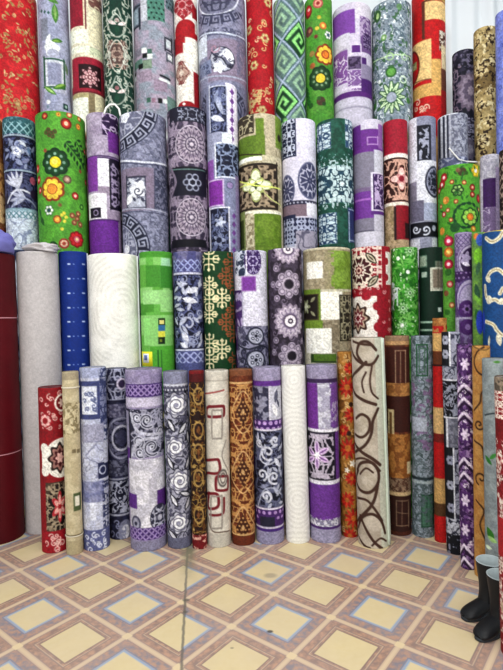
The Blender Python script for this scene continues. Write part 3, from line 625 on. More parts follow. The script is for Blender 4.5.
def f(k):
    m = k.all(); k.R(226, 80, 250, 150, 'e8e2f0'); k.R(210, 86, 226.5, 132, '232848'); k.box(209.5, 85, 227.5, 133, 1.1, 'ccd0e0'); k.leafage(k.mR(211, 87, 226, 131), '6a7298', 4.4, 1, .13); k.leaf(219, 104, 11, 2.6, 70, 'b6bcd2'); k.leaf(217, 118, 8, 3, 20, 'dde0ea'); k.leaf(216, 96, 7, 2, 110, '8f98b8'); k.scrolls(k.mR(211, 87, 226, 131), '9aa2c0', 4, 9, 211, 88, 226, 130, 3.4, 1.1)
    for i in range(6): k.dia(232, 92+i*9.3, 3, 3.6, '7c4a9a'); k.dia(232, 96.5+i*9.3, 1.2, 1.2, '7c4a9a')
    k.R(200, 133, 222, 165, 'a3a6bf'); k.R(222, 133, 232, 142, 'dde6e4'); k.R(200, 163, 214, 183, '9a62b4')
    k.R(216, 144, 250, 177, '1f2644'); k.orn(k.mR(216, 144, 250, 177), '8d9ab8', 227, 160, 4, .15, 3); k.box(215, 143, 250, 178, 1.3, 'e0e4ee')
    k.R(209, 180, 223, 205, '8f3aa8'); k.box(208, 179, 224, 206, 1.3, 'd2b8de'); k.R(224.5, 180, 250, 208, '8b8fae'); k.C(230, 185, 3.6, '9a86b4'); k.O(230, 185, 3.6, 1, '666a8c'); k.R(200, 180, 208, 206, '7a5a98'); k.R(236, 178, 250, 250, '9488b0')
    k.R(211, 208, 229, 262, '222644'); k.box(210, 206.5, 230, 264, 1.2, 'e4e4f0'); k.leafage(k.mR(211.5, 208, 228.5, 262), '6f779c', 4.4, 2, .13); k.star(220, 222, 6, 5, 'c3c8da', .3); k.star(219, 240, 7, 5, '9ba2bf', .35); k.C(219, 240, 3, '242848'); k.scrolls(k.mR(211, 208, 229, 262), '7f88aa', 7, 8, 212, 210, 228, 250, 3, 1)
    for i in range(5): k.dia(234, 216+i*8.5, 2.6, 3.4, '7c4a9a')
roll('3g', 3, 206.5, 237.5, 82, 209, 239.5, 248, '9094b2', 'taller carpet roll of navy leaf panels edged with purple diamonds, in the third row', f, Y3-0.03, yv=256)
def f(k):
    m = k.all(); k.blot(m, 'a89f80', 3, .5, 1, .15); k.R(230, 108, 254, 136, '4a4030'); k.orn(k.mR(230, 108, 253, 135), 'b5ad8e', 241, 122, 4, .13, 2); k.R(230, 136, 265, 158, '6d8a2c'); k.R(256, 118, 264, 158, '76932f'); k.R(265, 112, 275, 160, 'c3b89c'); k.R(275, 112, 290, 153, '7e9a3c'); k.C(279, 139, 3.6, '3f3528')
    k.curve([(238, 155.5), (250, 154), (262, 154.5)], 1.3, '44381f'); k.R(230, 157.5, 262, 162, 'eef0e2'); k.R(262, 157, 290, 166, 'c8c0a4')
    k.R(230, 163, 277, 209, '3c2f22'); k.orn(k.mR(238, 165, 276, 207), 'ad9a80', 256, 185, 5, .17, 3); k.star(256, 185, 17, 4, 'a9b070', .38); k.star(256, 185, 15, 4, 'e2e6c4', .38); k.star(256, 185, 10, 4, 'a8b06a', .38, .785); k.star(256, 185, 7.5, 4, 'e9ecd2', .3, .785); k.star(256, 185, 4, 4, '3e5020', .3); k.box(230, 163, 277.5, 209.5, 1.2, '33281d')
    k.curve([(238, 180), (248, 183), (262, 186), (284, 192)], 1.4, 'e6f07a'); k.curve([(238, 188), (250, 184), (262, 180)], 1.2, 'e6f07a'); k.curve([(262, 190), (272, 200), (282, 208)], .9, 'd6e08a')
    k.R(230, 210, 290, 214, 'ebe8d4'); k.R(230, 214, 246, 260, '8d9a5c'); k.R(232, 222, 244.5, 250, '4b5a22'); k.R(246, 213, 254, 250, 'cfc6a8'); k.blot(k.mR(246, 213, 254, 250), '9a8e70', 3, .55, 3); k.R(255, 213.5, 281, 258, '6f8f26'); k.blot(k.mR(255, 213.5, 281, 258), '7f9c36', 5, .5, 4); k.R(281, 166, 290, 260, 'cfc8b0')
roll('3h', 3, 238, 281.5, 113, 240.5, 282.5, 247, 'c9bfa2', 'olive green and beige carpet roll with a quatrefoil tile, in the third row', f, Y3, yv=256)
def f(k):
    m = k.all(); k.blot(m, 'd2cede', 9, .5, 2, .2); k.R(275, 115, 296, 158, '20284c'); k.tile(k.mR(275, 115, 295, 157), 'c4c9dc', 289, 120, 14, 14, 3, .16, 3)
    for x, y, r, ry in ((309.5, 181, 12, 18), (287, 190, 9, 15)):
        k.C(x, y, r, '4b4e70', ry); k.orn(k.mC(x, y, r-1, ry-1), 'b7b6cc', x, y, 3.6, .17, 2, 8); k.O(x, y, r, 1.1, '6c6f90', ry)
    k.R(270, 200, 325, 204.5, '343350'); k.dots(k.mR(280, 200, 320, 204), 'b0b0c4', 4, 1); k.R(270, 205, 307, 217, '8c7784'); k.R(306.5, 205, 325, 217, 'e6e4ee'); k.R(270, 217.5, 325, 232, '2e3358'); k.R(270, 217.5, 296, 246, '2e3358'); k.tile(k.mR(270, 217.5, 325, 246), 'aeb3cc', 290, 222, 12, 12, 3, .16, 5)
    k.R(296.5, 231, 325, 262, 'a9a3b4'); k.curl(k.mR(296.5, 231, 325, 262), '6d6a80', 7, .1, 3)
roll('3i', 3, 281.5, 316, 118, 283, 317, 246, 'dbd8e6', 'white carpet roll with two grey discs and navy damask blocks, in the third row', f, Y3, yv=256)
def f(k):
    m = k.all(); k.blot(m, '2c6a5a', 4, .55, 2, .1)
    for x0, y0, x1, y1 in ((310, 124, 331, 150), (345, 116, 360, 152), (312, 213, 337, 244)):
        k.R(x0, y0, x1, y1, 'c3d4da'); k.tile(k.mR(x0, y0, x1, y1), '37577a', (x0+x1)/2, (y0+y1)/2, 15, 16, 3.2, .17, 3)
    k.R(310, 165, 360, 202, 'c2d6d8'); k.tile(k.mR(310, 165, 360, 202), '2d5266', 341, 183, 46, 46, 3.8, .16, 2); k.star(342, 184, 5, 8, '2d4f60', .2); k.star(342, 184, 3, 8, 'dbe8ea', .2); k.blot(k.mR(310, 158, 360, 166), 'b4ccce', 2.2, .6, 4); k.blot(k.mR(310, 202, 360, 208), 'b4ccce', 2.2, .6, 4); k.blot(k.mR(310, 152, 360, 160), '8cb0b0', 2.2, .7, 5)
    k.R(348, 211, 360, 244, '39447a'); k.box(348.5, 212, 360, 243, 1, 'a9bccc')
roll('3j', 3, 317, 352.5, 118, 318, 354, 246, '1f5a4a', 'deep teal-green carpet roll with pale blue damask bands, in the third row', f, Y3, yv=256)
def f(k):
    k.R(340, 110, 390, 129, 'cdc8d8'); k.R(340, 129, 390, 153, '7c3a9c'); k.R(340, 129, 361, 153, '6f3390'); k.box(367, 137, 378, 145, 1, 'c19cd2'); k.R(378, 129, 390, 153, '9a6ab2'); k.R(340, 153, 374, 232, '8f8a9c'); k.R(340, 188, 374, 192, '887498'); k.R(340, 192, 374, 219, '8344a6')
    k.R(374, 153, 390, 175, 'c9c8d4'); k.R(371, 174, 390, 213, 'ded9e6'); k.R(373, 176, 390, 211, '4a2a68'); k.leafage(k.mR(374.5, 177, 390, 210), 'c4b0d4', 4.6, 3, .13); k.R(371, 212, 390, 216, '6d3490'); k.R(355, 198, 372, 200, 'b070c8'); k.R(374, 216, 390, 232, 'c8c4d2'); k.R(340, 231, 390, 262, 'd6d2de'); k.R(340, 231, 374, 232.4, '6f6a7c')
roll('3k', 3, 353, 382.5, 119, 353.5, 384, 247, '8f8a9c', 'purple and mid-grey plain block roll left of the dark red topped one', f, Y3, yv=256)
def f(k):
    k.R(375, 110, 415, 153, 'b31f3c'); k.R(375, 153, 415, 157.5, 'efe6dc'); k.R(375, 157.5, 415, 201, '4a2018'); k.orn(k.mR(384, 159, 410, 200), 'd8ab98', 402, 179, 4.4, .15, 2); k.star(401.5, 179, 12, 4, '8a3a34', .36); k.star(401.5, 179, 11, 4, 'efc9c0', .36); k.star(401.5, 179, 6.5, 4, 'd69a98', .3, .785); k.C(401.5, 179, 3, 'a01c38'); k.box(375, 157.5, 415, 201.5, 1.1, '3a1812')
    k.R(375, 201.5, 415, 206, 'ede4d4'); k.R(375, 206, 415, 262, 'bfa684'); k.blot(k.mR(375, 206, 398, 262), 'a08a66', 3, .5, 2); k.R(396, 206, 415, 240, 'a51830'); k.R(394, 206, 396.5, 240, '3a1418'); k.R(405, 225, 415, 240, '3a1418')
roll('3l', 3, 383, 407.5, 119, 384, 409, 248, 'b31f3c', 'dark red topped carpet roll with a four-petal tile on brown, in the third row', f, Y3, yv=256)
def f(k):
    k.R(400, 110, 417, 186, 'd4d4e0'); k.R(417, 110, 445, 126, '9294aa'); k.R(417, 125, 431, 161, '1d1f34'); k.blot(k.mR(419, 127, 429, 159), 'a6a9bd', 3, .5, 2); k.R(431, 112, 445, 165, '8b8ea6'); k.R(417, 161, 445, 204, 'dadbe4')
    k.C(434, 183, 11, '33364c', 16); k.orn(k.mC(434, 183, 9, 14), '8d90a8', 434, 183, 3, .12, 3); k.O(434, 183, 8.6, 1.2, '9a9db2', 13)
    k.R(400, 184, 417, 221, '8b8598'); k.R(411, 200, 424, 221, '77738a'); k.R(424, 204, 445, 221, 'a9b0c8'); k.R(400, 221, 445, 238, '16182c'); k.spi(416, 229, 4.6, 1.2, 1.6, 'd9dce8'); k.spi(426, 230, 5, 1.2, 1.6, 'd9dce8', 2, -1); k.C(434, 229, 3, 'b0b4c8'); k.box(409.5, 221, 445, 238, 1, 'a8aabc'); k.R(400, 238, 445, 262, 'cfd0dc'); k.R(420, 238, 432, 262, '9a9cb0')
roll('3m', 3, 408.5, 436, 116, 409, 437, 246, 'aeb0c2', 'silver-grey carpet roll with a dark half disc and black scroll band, in the third row', f, Y3, yv=252)
def f(k):
    m = k.all(); k.blot(m, '7f8296', 2.2, .5, 2, .1)
    for x in (438.5, 443, 447): k.R(x, 110, x+1.9, 157, '34364a')
    k.R(436, 110, 437.6, 157, 'd5d7e0'); k.R(440.8, 110, 442.6, 157, 'd5d7e0'); k.R(445.2, 110, 446.6, 157, 'd5d7e0'); k.R(449, 110, 451, 157, 'b8bac8'); k.R(452, 110, 480, 157, '77798c'); k.blot(k.mR(451, 112, 480, 157), 'a9acbb', 2, .5, 3); k.R(430, 112, 458, 115, 'dfe2ea')
    k.R(430, 157, 480, 240, '6a7090'); k.curl(k.mR(430, 157, 480, 240), 'b8bdd0', 5, .16, 3)
roll('3n', 3, 437.5, 468, 113, 437.5, 468, 166, '9496a8', 'grey carpet roll with thin vertical dark stripes behind the small green flowered one', f, 3.89)
def f(k):
    m = k.all(); k.blot(m, '66b23a', 7, .5, 2, .2)
    k.dot3(444, 176, 4.6, 'a01c24', 'd8343c', 'f6dcd8'); k.dot3(442, 183, 4.6, 'a01c24', 'd8343c', 'f6dcd8'); k.dot3(439, 189, 3.6, 'a01c24', 'd8343c', 'f2c8c0')
    k.flo(457.5, 190, 6, 6, '2a5c28', 'b6dc88', '224a20'); k.pet(457.5, 190, 3.6, 6, 1.3, 'a8d078'); k.C(457.5, 190, 1.8, '2a5a24'); k.dot3(472, 189, 3.6, '7a2a1c', 'cc4030', 'f2c0a0'); k.dot3(472, 196, 3.2, '7a2a1c', 'cc4030', 'f2c0a0'); k.dot3(478, 201, 4.6, '8a1018', 'd42028', 'e8605c')
    k.C(446, 199, 3.8, 'e8963c'); k.C(445, 199, 1.6, 'f4c060'); k.flo(475.5, 173, 6.4, 6, 'f2d628', 'f8ec90', 'c8a020'); k.C(475, 173, 2, 'ffffff'); k.C(462, 172, 4.4, '5a5230'); k.C(458, 170, 2.4, '8a6a4a'); k.C(466, 174, 2, '3c6a24')
    k.blooms(m, 9, 26, 438, 166, 479, 236, 3, '2f7a2c')
    for x, y in ((452, 181), (464, 183), (451, 219), (478, 212), (441, 205), (456, 201), (462, 235), (447, 236)): k.dot3(x, y, 2.4, '9a3428', 'e08a50', 'f4dc90')
    for i in range(14):
        a = i*.449; k.leaf(466+12*math.cos(a), 216+12*math.sin(a), 3.4, 1.6, math.degrees(a)+90, '1d5a34')
    k.flo(470, 218, 9, 8, '86c24a', 'ef8a2c', '1f5f2c'); k.pet(470, 218, 6, 8, 2, 'a8da5c'); k.C(470, 218, 3.6, 'f2902e'); k.dot3(444, 213, 3, 'a83030', 'e07060', 'f4d8c8'); k.dot3(448, 209, 2.4, 'a83030', 'e8a070', 'f4e0a0'); k.C(442, 230, 4, 'e9a040'); k.dot3(473, 230, 3, 'c86a20', 'f0b040', 'f6e070'); k.C(455, 227, 5, '2a6a34')
roll('3o', 3, 437, 479.5, 164, 437.5, 479.5, 236, '5fae38', 'smaller green carpet roll with red and yellow flowers, right of the silver-grey ones', f, 3.62, yv=250)
def f(k):
    m = k.all(); k.R(470, 150, 510, 178, 'b9b7c2'); k.blot(k.mR(470, 150, 510, 178), 'a4a2b0', 3, .5, 2); k.R(470, 178, 483, 240, 'c3c0cc'); k.R(483, 178, 496, 207, '4a1f66'); k.R(483, 207, 496, 236, '7d6a90'); k.curl(k.mR(480, 207, 490, 236), 'b8aac4', 4, .14, 3); k.R(496, 170, 510, 240, 'a090b0')
roll('3p', 3, 480, 500, 154, 480.5, 500, 234, 'b4b0be', 'lilac-grey carpet roll with one deep violet square, near the right edge above the blue one', f, 3.14, yv=250)
def f(k):
    m = k.all(); k.lat(m, 'a89488', 9, 2); k.blot(m, '2c1c1c', 4, .6, 3)
roll('3q', 3, 499, 520, 148, 499.5, 520, 234, '3c2826', 'dark brown carpet roll with a beige lattice, a sliver at the right edge', f, 2.98, yv=250)
# ================================================================== SECOND ROW
def f(k):
    m = k.all(); k.blot(m, '560510', 30, .5, 2, .3)
roll('2a', 2, -34, 19.5, 252, -30, 23, 545, '640714', 'wide plain dark maroon roll reaching the floor at the left edge', f, mat=M_FILM, end='7a5a5a')
def f(k):
    m = k.all(); k.blot(m, 'bcb6b6', 5, .5, 2, .2)
roll('2b', 2, 19.5, 62.5, 251, 22.5, 64.5, 541, 'c1bbbb', 'plain pale grey roll reaching the floor between the maroon and the blue rolls', f, Y2-0.08, end='d0cccc')
def f(k):
    for i, y in enumerate((264, 278.5, 293, 307.5, 321.5, 336, 350, 364.5, 379, 393)):
        k.R(67.5, y-.7, 70.5, y+.7, 'c8d4f2'); k.R(73, y-.5, 74.4, y+.5, '8ea4dc')
        if i % 2: k.R(77.5, y-.5, 78.6, y+.5, '8ea4dc')
        k.R(82, y-.7, 85, y+.7, 'b8c8ee')
roll('2c', 2, 60, 89, 251, 60.5, 89.5, 372, '17409a', 'royal blue roll with rows of tiny white dashes, in the second row', f, Y=3.4, end='4a68b0')
def f(k):
    m = k.all(); s, v = k.p(122, 305); X = k.S-s; Y = k.V-v
    r = np.hypot(X, Y*.8)+3*vnoise(k.S/14, k.V/14, 2); w = 0.5+0.5*np.sin(r*1.35)
    k.paint(m*w*.55, 'd2d0c6'); k.blot(m, 'f4f2ea', 12, .55, 3, .2)
roll('2d', 2, 89, 139.5, 253, 90, 140, 372, 'eeece4', 'thick white roll with faint embossed ripples, in the second row', f, Y=3.375, end='e8e4d8')
def f(k):
    rn = random.Random(4)
    pal = ['5fae3c', '7cc65a', '8fd070', '6fb84c', '97d47c', '55a23a', '74c054', '90d074']
    for y0, y1 in ((245, 265), (265, 287), (287, 303), (303, 315), (315, 335), (335, 352), (352, 375)):
        x = 139
        while x < 178:
            w = rn.choice((7, 10, 14)); k.R(x, y0, x+w, y1, rn.choice(pal)); x += w
    k.R(139, 245, 178, 257, '58a838'); k.R(161, 258, 170, 266, 'a8dcb0'); k.R(160, 266, 176, 288, '4a9a38'); k.R(143, 290, 160, 304, 'a6dc90'); k.R(160, 290, 178, 312, 'a0d888'); k.R(141, 304, 154, 312, '5aa63c')
    k.R(144, 318, 150, 345, '9adf80'); k.R(150, 346, 178, 372, '62b83e')
    k.R(158.2, 318, 165, 325.4, '22401c'); k.R(159.4, 320, 164, 324, 'e6dc84'); k.R(158.2, 325, 165, 331, '3a78a8'); k.R(158.2, 331, 165, 337, 'e2e04c'); k.R(158.2, 337, 165, 344, '1c3a1c'); k.R(159.6, 339, 162, 342, '8a9a2c')
    k.R(157.5, 350, 159, 372, '2e7a2c'); k.R(161, 350, 162.2, 372, '3f8a34')
roll('2e', 2, 140.5, 173.5, 251, 141, 174, 370, '6cbc48', 'lime green patchwork roll bearing a small yellow label, in the second row', f, Y2)
def f(k):
    m = k.all(); k.R(170, 245, 210, 273, '5c5c90'); k.blot(k.mR(170, 245, 210, 262), '7d7aa0', 5, .5, 2, .15); k.lat(k.mR(170, 259, 210, 271), 'a3abd8', 7, 1.4); k.R(170, 272, 210, 274.3, 'd0d0e2')
    k.R(170, 274.3, 210, 349, '1e1f3e'); mm = k.mR(170, 275, 210, 348); k.leafage(mm, '5f6590', 4.4, 1, .13); k.scrolls(mm, 'a4a9c6', 3, 18, 175, 277, 203, 347, 5, 1.3); k.blooms(mm, 4, 26, 175, 277, 203, 347, 5.4, 'c0c3d6')
    for a in ((193, 290, 7, 2.9, -20), (190, 300, 8, 3, 15), (185, 336, 6, 3, 60), (184, 345, 5, 2.4, 30)): k.leaf(*a, 'dcdde8')
    k.spi(188, 324, 10, 1.1, 2, 'b8bcd2', 2)
    k.R(170, 349, 210, 351, 'cfd2e6'); k.R(170, 351, 210, 380, '5f6498'); k.lat(k.mR(170, 352, 210, 363), 'b0b6e2', 8, 1.7)
roll('2f', 2, 174, 203, 251, 174.5, 204, 370, '2a2b50', 'midnight blue roll with white curling foliage between lilac bands, in the second row', f, Y2)
def f(k):
    def cross(x, y, R, c):
        k.L([(x, y-R), (x, y+R)], 1.5, c); k.L([(x-R*.8, y), (x+R*.8, y)], 1.3, c)
        for sx in (-1, 1):
            for sy in (-1, 1):
                k.curve([(x, y+sy*R*.45), (x+sx*R*.4, y+sy*R*.55), (x+sx*R*.45, y+sy*R*.95)], 1.5, c)
                k.curve([(x+sx*R*.4, y), (x+sx*R*.48, y+sy*R*.26), (x+sx*R*.8, y+sy*R*.3)], 1.4, c)
        for sy in (-1, 1): k.dia(x, y+sy*R*.95, 2.2, 2.4, c)
        for sx in (-1, 1): k.dia(x+sx*R*.85, y, 2, 2.2, c)
    r = 'ab5e38'; g = 'efe0b4'
    for x, y, R, c in ((232, 262, 9, r), (226, 276, 8, r), (234, 286, 8, r), (226, 322, 8, r), (234, 310, 8, r), (234, 334, 8, r), (236, 360, 8, r), (209, 259, 11, g), (209.5, 285, 8, g), (209.5, 299, 9, g), (209.5, 314, 8, g), (222, 298, 9, g), (209.5, 343, 9, g), (209.5, 359, 9, g), (222, 349, 9, g)): cross(x, y, R, c)
roll('2g', 2, 203.5, 234.5, 251, 204, 235, 370, '14542c', 'bottle green roll with cream and rust hooked crosses, in the second row', f, Y2)
def f(k):
    m = k.all(); k.blot(m, 'd3d0de', 9, .5, 2, .2); k.R(230, 245, 247, 275, 'c9cede'); k.scrolls(k.mR(230, 245, 245, 276), '3c4662', 3, 14, 236, 248, 245, 275, 4, 1.8)
    k.C(253, 261, 9, '4c2f70', 13.5); k.orn(k.mC(253, 261, 8.4, 12.5), 'b9aed4', 253, 261, 3, .13, 3, 6); k.R(246, 245, 246.8, 276, 'f2f0f6'); k.R(230, 290, 243, 380, '5a3a7c'); k.blooms(k.mR(230, 292, 243, 380), 3, 26, 234, 292, 243, 370, 5, 'b4a6c8'); k.R(241.5, 276, 256, 291, '8a45a8'); k.box(241.5, 276, 256, 291, .9, 'b890cc')
    k.R(242.5, 291, 243.5, 326, 'b6b2c8')
    k.R(238, 326, 280, 380, '9a98b0'); k.blot(k.mR(238, 326, 280, 380), '5f5c78', 3, .5, 2); k.scrolls(k.mR(238, 326, 280, 380), '34364c', 8, 14, 240, 328, 268, 368, 5, 1.6)
    for x, y, r in ((256, 336, 8), (256, 360, 9)):
        k.C(x, y, r+1, '34364c'); k.C(x, y, r-.6, 'b9bacb'); k.pet(x, y, r*.5, 5, r*.2, '34364c'); k.pet(x, y, r*.5, 5, r*.1, 'd6d8e4'); k.C(x, y, r*.2, '26283c')
    k.curve([(238, 344), (248, 349), (262, 346), (270, 352)], 1.6, '2c2f44')
roll('2h', 2, 235, 267.5, 250, 235.5, 268, 368, 'dedbe8', 'white and violet roll with a dark half disc and grey rings, in the second row', f, Y2)
def f(k):
    m = k.all(); k.blot(m, '3f3444', 4, .5, 2, .15)
    def ros(x, y, r): k.star(x, y, r*1.06, 16, 'a394a8', .08); k.star(x, y, r*.9, 16, 'd0c4d0', .1); k.star(x, y, r*.76, 16, '9484a0', .1); k.pet(x, y, r*.6, 14, r*.11, 'cabdcc'); k.C(x, y, r*.44, '6f6078'); k.C(x, y, r*.34, 'ece4ea'); k.C(x, y, r*.16, '40324a'); k.C(x, y, r*.07, 'e9e2e6')
    def sm(x, y):
        k.pet(x, y, 10, 8, 4, 'b3a6b8'); k.pet(x, y, 10, 8, 2.9, '85778c'); k.pet(x, y, 10, 8, 1.8, 'c6b9ca'); k.O(x, y, 6, 2, 'bdb0c0'); k.C(x, y, 3.9, '2e2434')
    for i in range(26):
        rn = random.Random(i); k.spi(rn.uniform(269, 302), 250+i*4.6, 3.6, 1, 1, '84768c')
    sm(289, 284); sm(292, 356); ros(288, 249, 14.5); ros(290.5, 321, 17)
    for x, y in ((273, 284), (276, 268), (301, 268), (274, 352), (302, 341), (277, 298), (301, 300), (276, 340)): k.C(x, y, 3.4, 'a294a8'); k.C(x, y, 2.2, '6f627a'); k.C(x, y, 1.2, 'c8bccc')
roll('2i', 2, 268, 302, 248, 269, 303, 367, '5a4e62', 'dark plum-grey roll with large pale rosettes, in the second row', f, Y2)
def f(k):
    m = k.all(); k.blot(m, 'a09478', 2.6, .5, 2, .15); k.R(295, 246, 360, 249, 'c9c2a8')
    k.R(331, 252, 360, 291, '7c9a34'); k.blot(k.mR(328, 252, 360, 292), '8fae48', 5, .5, 3, .15); k.blot(k.mR(325, 252, 334, 292), 'a39a78', 3, .4, 4)
    k.R(307, 261, 323, 278, 'efece2'); k.R(295, 289, 360, 291.5, 'cbc5ac'); k.R(295, 289, 321, 330, '7c9a34'); k.R(304, 294, 318, 319, '2e2018'); k.star(306, 306, 8, 6, '9aa07e', .3); k.star(306, 306, 4.6, 6, 'd9dcc0', .3); k.leaf(313, 299, 4, 1.6, -40, '9a9a7c'); k.leaf(313, 313, 4, 1.6, 40, '9a9a7c'); k.box(303.4, 293.4, 319, 320, .9, '5a4c34')
    k.R(321, 291.5, 342, 319.5, 'eeebdf'); k.R(339, 295.5, 360, 341, '37301f'); k.orn(k.mR(340, 296.5, 360, 340), 'a39c80', 347, 318, 4, .16, 3); k.R(320, 320, 339, 360, 'a59a82'); k.blot(k.mR(320, 320, 339, 360), '8a7e68', 3, .5, 4)
    k.R(297, 320, 323, 328, '7e9b36'); k.R(306, 328, 331.5, 353.5, 'f0eee4'); k.R(295, 353, 335, 372, 'c8c4ae'); k.R(311, 354, 336, 363, '3a5420'); k.R(314, 354, 336, 361, '63862a'); k.R(297, 336, 305, 360, 'd0ccb8')
roll('2j', 2, 303, 351, 247, 304, 352, 366, 'b3a88c', 'thick beige roll with olive patches and white squares, in the second row', f, Y2)
def f(k):
    m = k.all(); k.tile(k.mR(345, 240, 384, 293), 'e6d2c4', 359, 270, 22, 24, 3.6, .2, 4)
    k.star(359, 270, 16, 8, '571a26', .12); k.orn(k.mC(359, 270, 15, 20), 'e8dac8', 359, 270, 4.6, .17, 2, 8); k.star(359, 270, 8, 8, 'eaded0', .2); k.star(359, 270, 6, 8, '7a2030', .2); k.C(359, 270, 3.4, 'e8c8b8'); k.C(359, 270, 1.8, '6a1826')
    for x, y, a in ((371, 258, 45), (373, 281, -45), (350, 256, -45), (350, 285, 45)): k.leaf(x, y, 8, 3.6, a, '3c3a26'); k.leaf(x, y, 6.4, 2, a, 'd8ccb4'); k.leaf(x, y, 4, .8, a, '5a4a34')
    k.R(382, 244, 400, 340, 'b01c34')
    k.R(385.5, 254, 400, 286, 'ece4dc'); k.C(386, 262, 3.6, 'b01c34'); k.C(386, 278, 3.6, 'b01c34'); k.C(389, 270, 3.6, 'ece4dc')
    k.R(345, 288, 400, 296, 'b01c34'); k.scrolls(k.mR(345, 286, 384, 294), 'e2b8b0', 4, 6, 352, 287, 384, 294, 2.4, .9)
    k.R(345, 296, 377, 337, 'f0e8de'); k.C(366, 296, 5, 'b01c34', 4); k.C(354, 295, 3, 'b01c34', 3); k.C(377, 306, 4.4, 'b01c34'); k.C(378, 327, 4.6, 'b01c34', 5); k.C(376, 317, 3, 'f0e8de')
    k.star(358, 318, 14, 8, '54392e', .16, 0, 16); k.star(358, 318, 11, 8, 'c9b09a', .2, 0, 13); k.star(358, 318, 8.4, 8, '8a3f46', .2, 0, 10); k.star(358, 318, 5.6, 8, 'e8cfc6', .24); k.star(358, 318, 3.4, 6, '8a2a3c', .2)
    k.scrolls(k.mR(381, 286, 395, 340), 'e2a8a4', 6, 10, 383, 290, 392, 338, 2.6, 1)
    k.R(345, 337, 400, 370, 'b01c34')
roll('2k', 2, 352, 390.5, 246, 352, 391, 345, 'a81c32', 'crimson roll with cream and black medallions, right of the thick beige one', f, Y2, yv=352)
def f(k):
    m = k.all(); k.blot(m, '2c7a22', 3, .46, 2, .1); k.blot(m, '4fae38', 5, .58, 1, .1); k.curl(m, '74bc58', 5, .10, 3); k.blooms(m, 5, 40, 391, 248, 418, 338, 3.4, '82c862'); k.blot(m, 'd4ecca', 3, .80, 4, .03)
    for x, y in ((410, 251), (410, 293), (403, 308), (402, 326)): k.star(x, y, 6, 9, '9fcf90', .2); k.star(x, y, 4, 8, '5fa04c', .2); k.C(x, y, 2.2, 'b8dcb0'); k.C(x, y, 1, '35682c')
    k.C(398, 258, 2, 'eef6ea'); k.C(408, 272, 2, 'f0f6ec'); k.C(394, 290, 2, 'e2eee2'); k.C(402, 325, 2, 'e8f4e4'); k.blot(k.mR(388, 282, 398, 310), 'cfe0dc', 3, .5, 5)
roll('2l', 2, 391.5, 418, 247, 391.5, 418.5, 338, '46982e', 'mid green mottled roll with small pale flowers, in the second row', f, Y2, yv=346)
def f(k):
    m = k.all(); k.R(419, 255, 427, 266, '9fae9c'); k.box(419, 255, 427, 267, .9, '6d8878'); k.R(421.5, 271.5, 427, 277, 'b0c0b2'); k.R(435, 262, 450, 270, '7c8474'); k.R(430.5, 268, 450, 291, 'c2c0ae'); k.R(433, 270, 450, 288, '8f8272'); k.L([(438, 262), (438, 289)], .9, '5a5a4a'); k.box(430.5, 268, 452, 291, .9, 'dcdccc')
    k.R(438, 307.5, 441.5, 312, 'c8d4cc'); k.R(410, 321, 450, 323, 'a9c4b0'); k.R(410, 329, 450, 331, 'a9c4b0')
roll('2m', 2, 419, 443.5, 247, 419, 443.5, 338, '0b4030', 'very dark green roll with a few small beige rectangles, in the second row', f, Y2, yv=346)
def f(k):
    m = k.all(); k.blot(m, '5fa03a', 5, .5, 2, .2); k.dot3(448.5, 241, 5.4, 'a01c3c', 'd82c58', 'f6d0dc'); k.dot3(448.5, 252, 5, 'c8662c', 'f0a040', 'f4e07a'); k.dot3(448.5, 264, 5, 'a01c3c', 'd4284c', 'f8dce0'); k.C(448, 272, 3.6, '3b7a2a'); k.dot3(450, 284, 3.6, 'a8303c', 'e07a6a', 'f4d8c8'); k.C(446, 293, 3, '8a5a3c'); k.dot3(452, 305, 3, 'b05a3c', 'e8a46a', 'f0d8a0'); k.C(447, 312, 3, '3b7a2a')
roll('2n', 2, 442.5, 457, 236, 443, 457, 324, '6cae44', 'narrow green roll with pink and orange spots, right of the very dark green one', f, 3.21, yv=340)
def f(k):
    m = k.all(); k.blot(m, '8a7aa6', 3, .5, 2, .12); k.R(446, 232, 480, 248, 'a193b6'); k.lat(k.mR(450, 234, 480, 248), '6d5a8c', 5, 1)
    k.C(471, 262, 16, 'b7adc8', 18); k.C(471, 262, 12, '3f2456', 14); k.star(466, 258, 7, 5, 'a79abb', .3); k.leaf(466, 264, 5, 2, 20, 'd8d0e2'); k.O(471, 262, 14.6, 1, '6a5488', 17)
    k.R(446, 271, 480, 282, '4c2a68'); k.dots(k.mR(446, 272, 480, 282), '9a80b4', 5, 1.1); k.C(470, 300, 16, '5c4480', 22); k.C(470, 300, 14.6, 'b6accb', 20); k.C(470, 299, 11, 'a99fbe', 14); k.O(470, 300, 12, 1, '6f5c90', 16)
    k.C(467, 309, 9, '5a2c78', 9); k.star(467, 309, 5, 6, '8a6aa6', .2); k.C(467, 309, 2, '2f1440'); k.R(446, 317, 480, 319, 'b8aecb'); k.C(468, 327, 9, '5a2c78', 8); k.C(468, 327, 3, '8e72aa'); k.R(446, 318, 459, 340, 'b7b6c8')
roll('2o', 2, 454.5, 472.5, 232, 455, 473, 335, '6d4f88', 'violet roll with pale lilac arcs and rosettes, left of the blue one with cream scrolls', f, 3.06, yv=352)
def f(k):
    m = k.all(); k.blot(m, '7fae4c', 4, .5, 2, .15); k.C(478, 256, 5, '8ad038', 8); k.C(477, 275, 5, '6a9a50'); k.leaf(477, 292, 9, 3, 80, '3a6a4c'); k.leaf(478, 268, 7, 2.4, 100, '4a7a58'); k.leaf(478, 300, 7, 2.2, 60, '8ac84c'); k.C(476, 236, 3, 'e88a3c'); k.C(480, 240, 4, '3c66c0', 6); k.leaf(477, 315, 7, 3, 80, '3a7a34'); k.leaf(480, 328, 5, 2, 80, '5f9a3a'); k.C(480, 322, 4, '2c4ecb', 12)
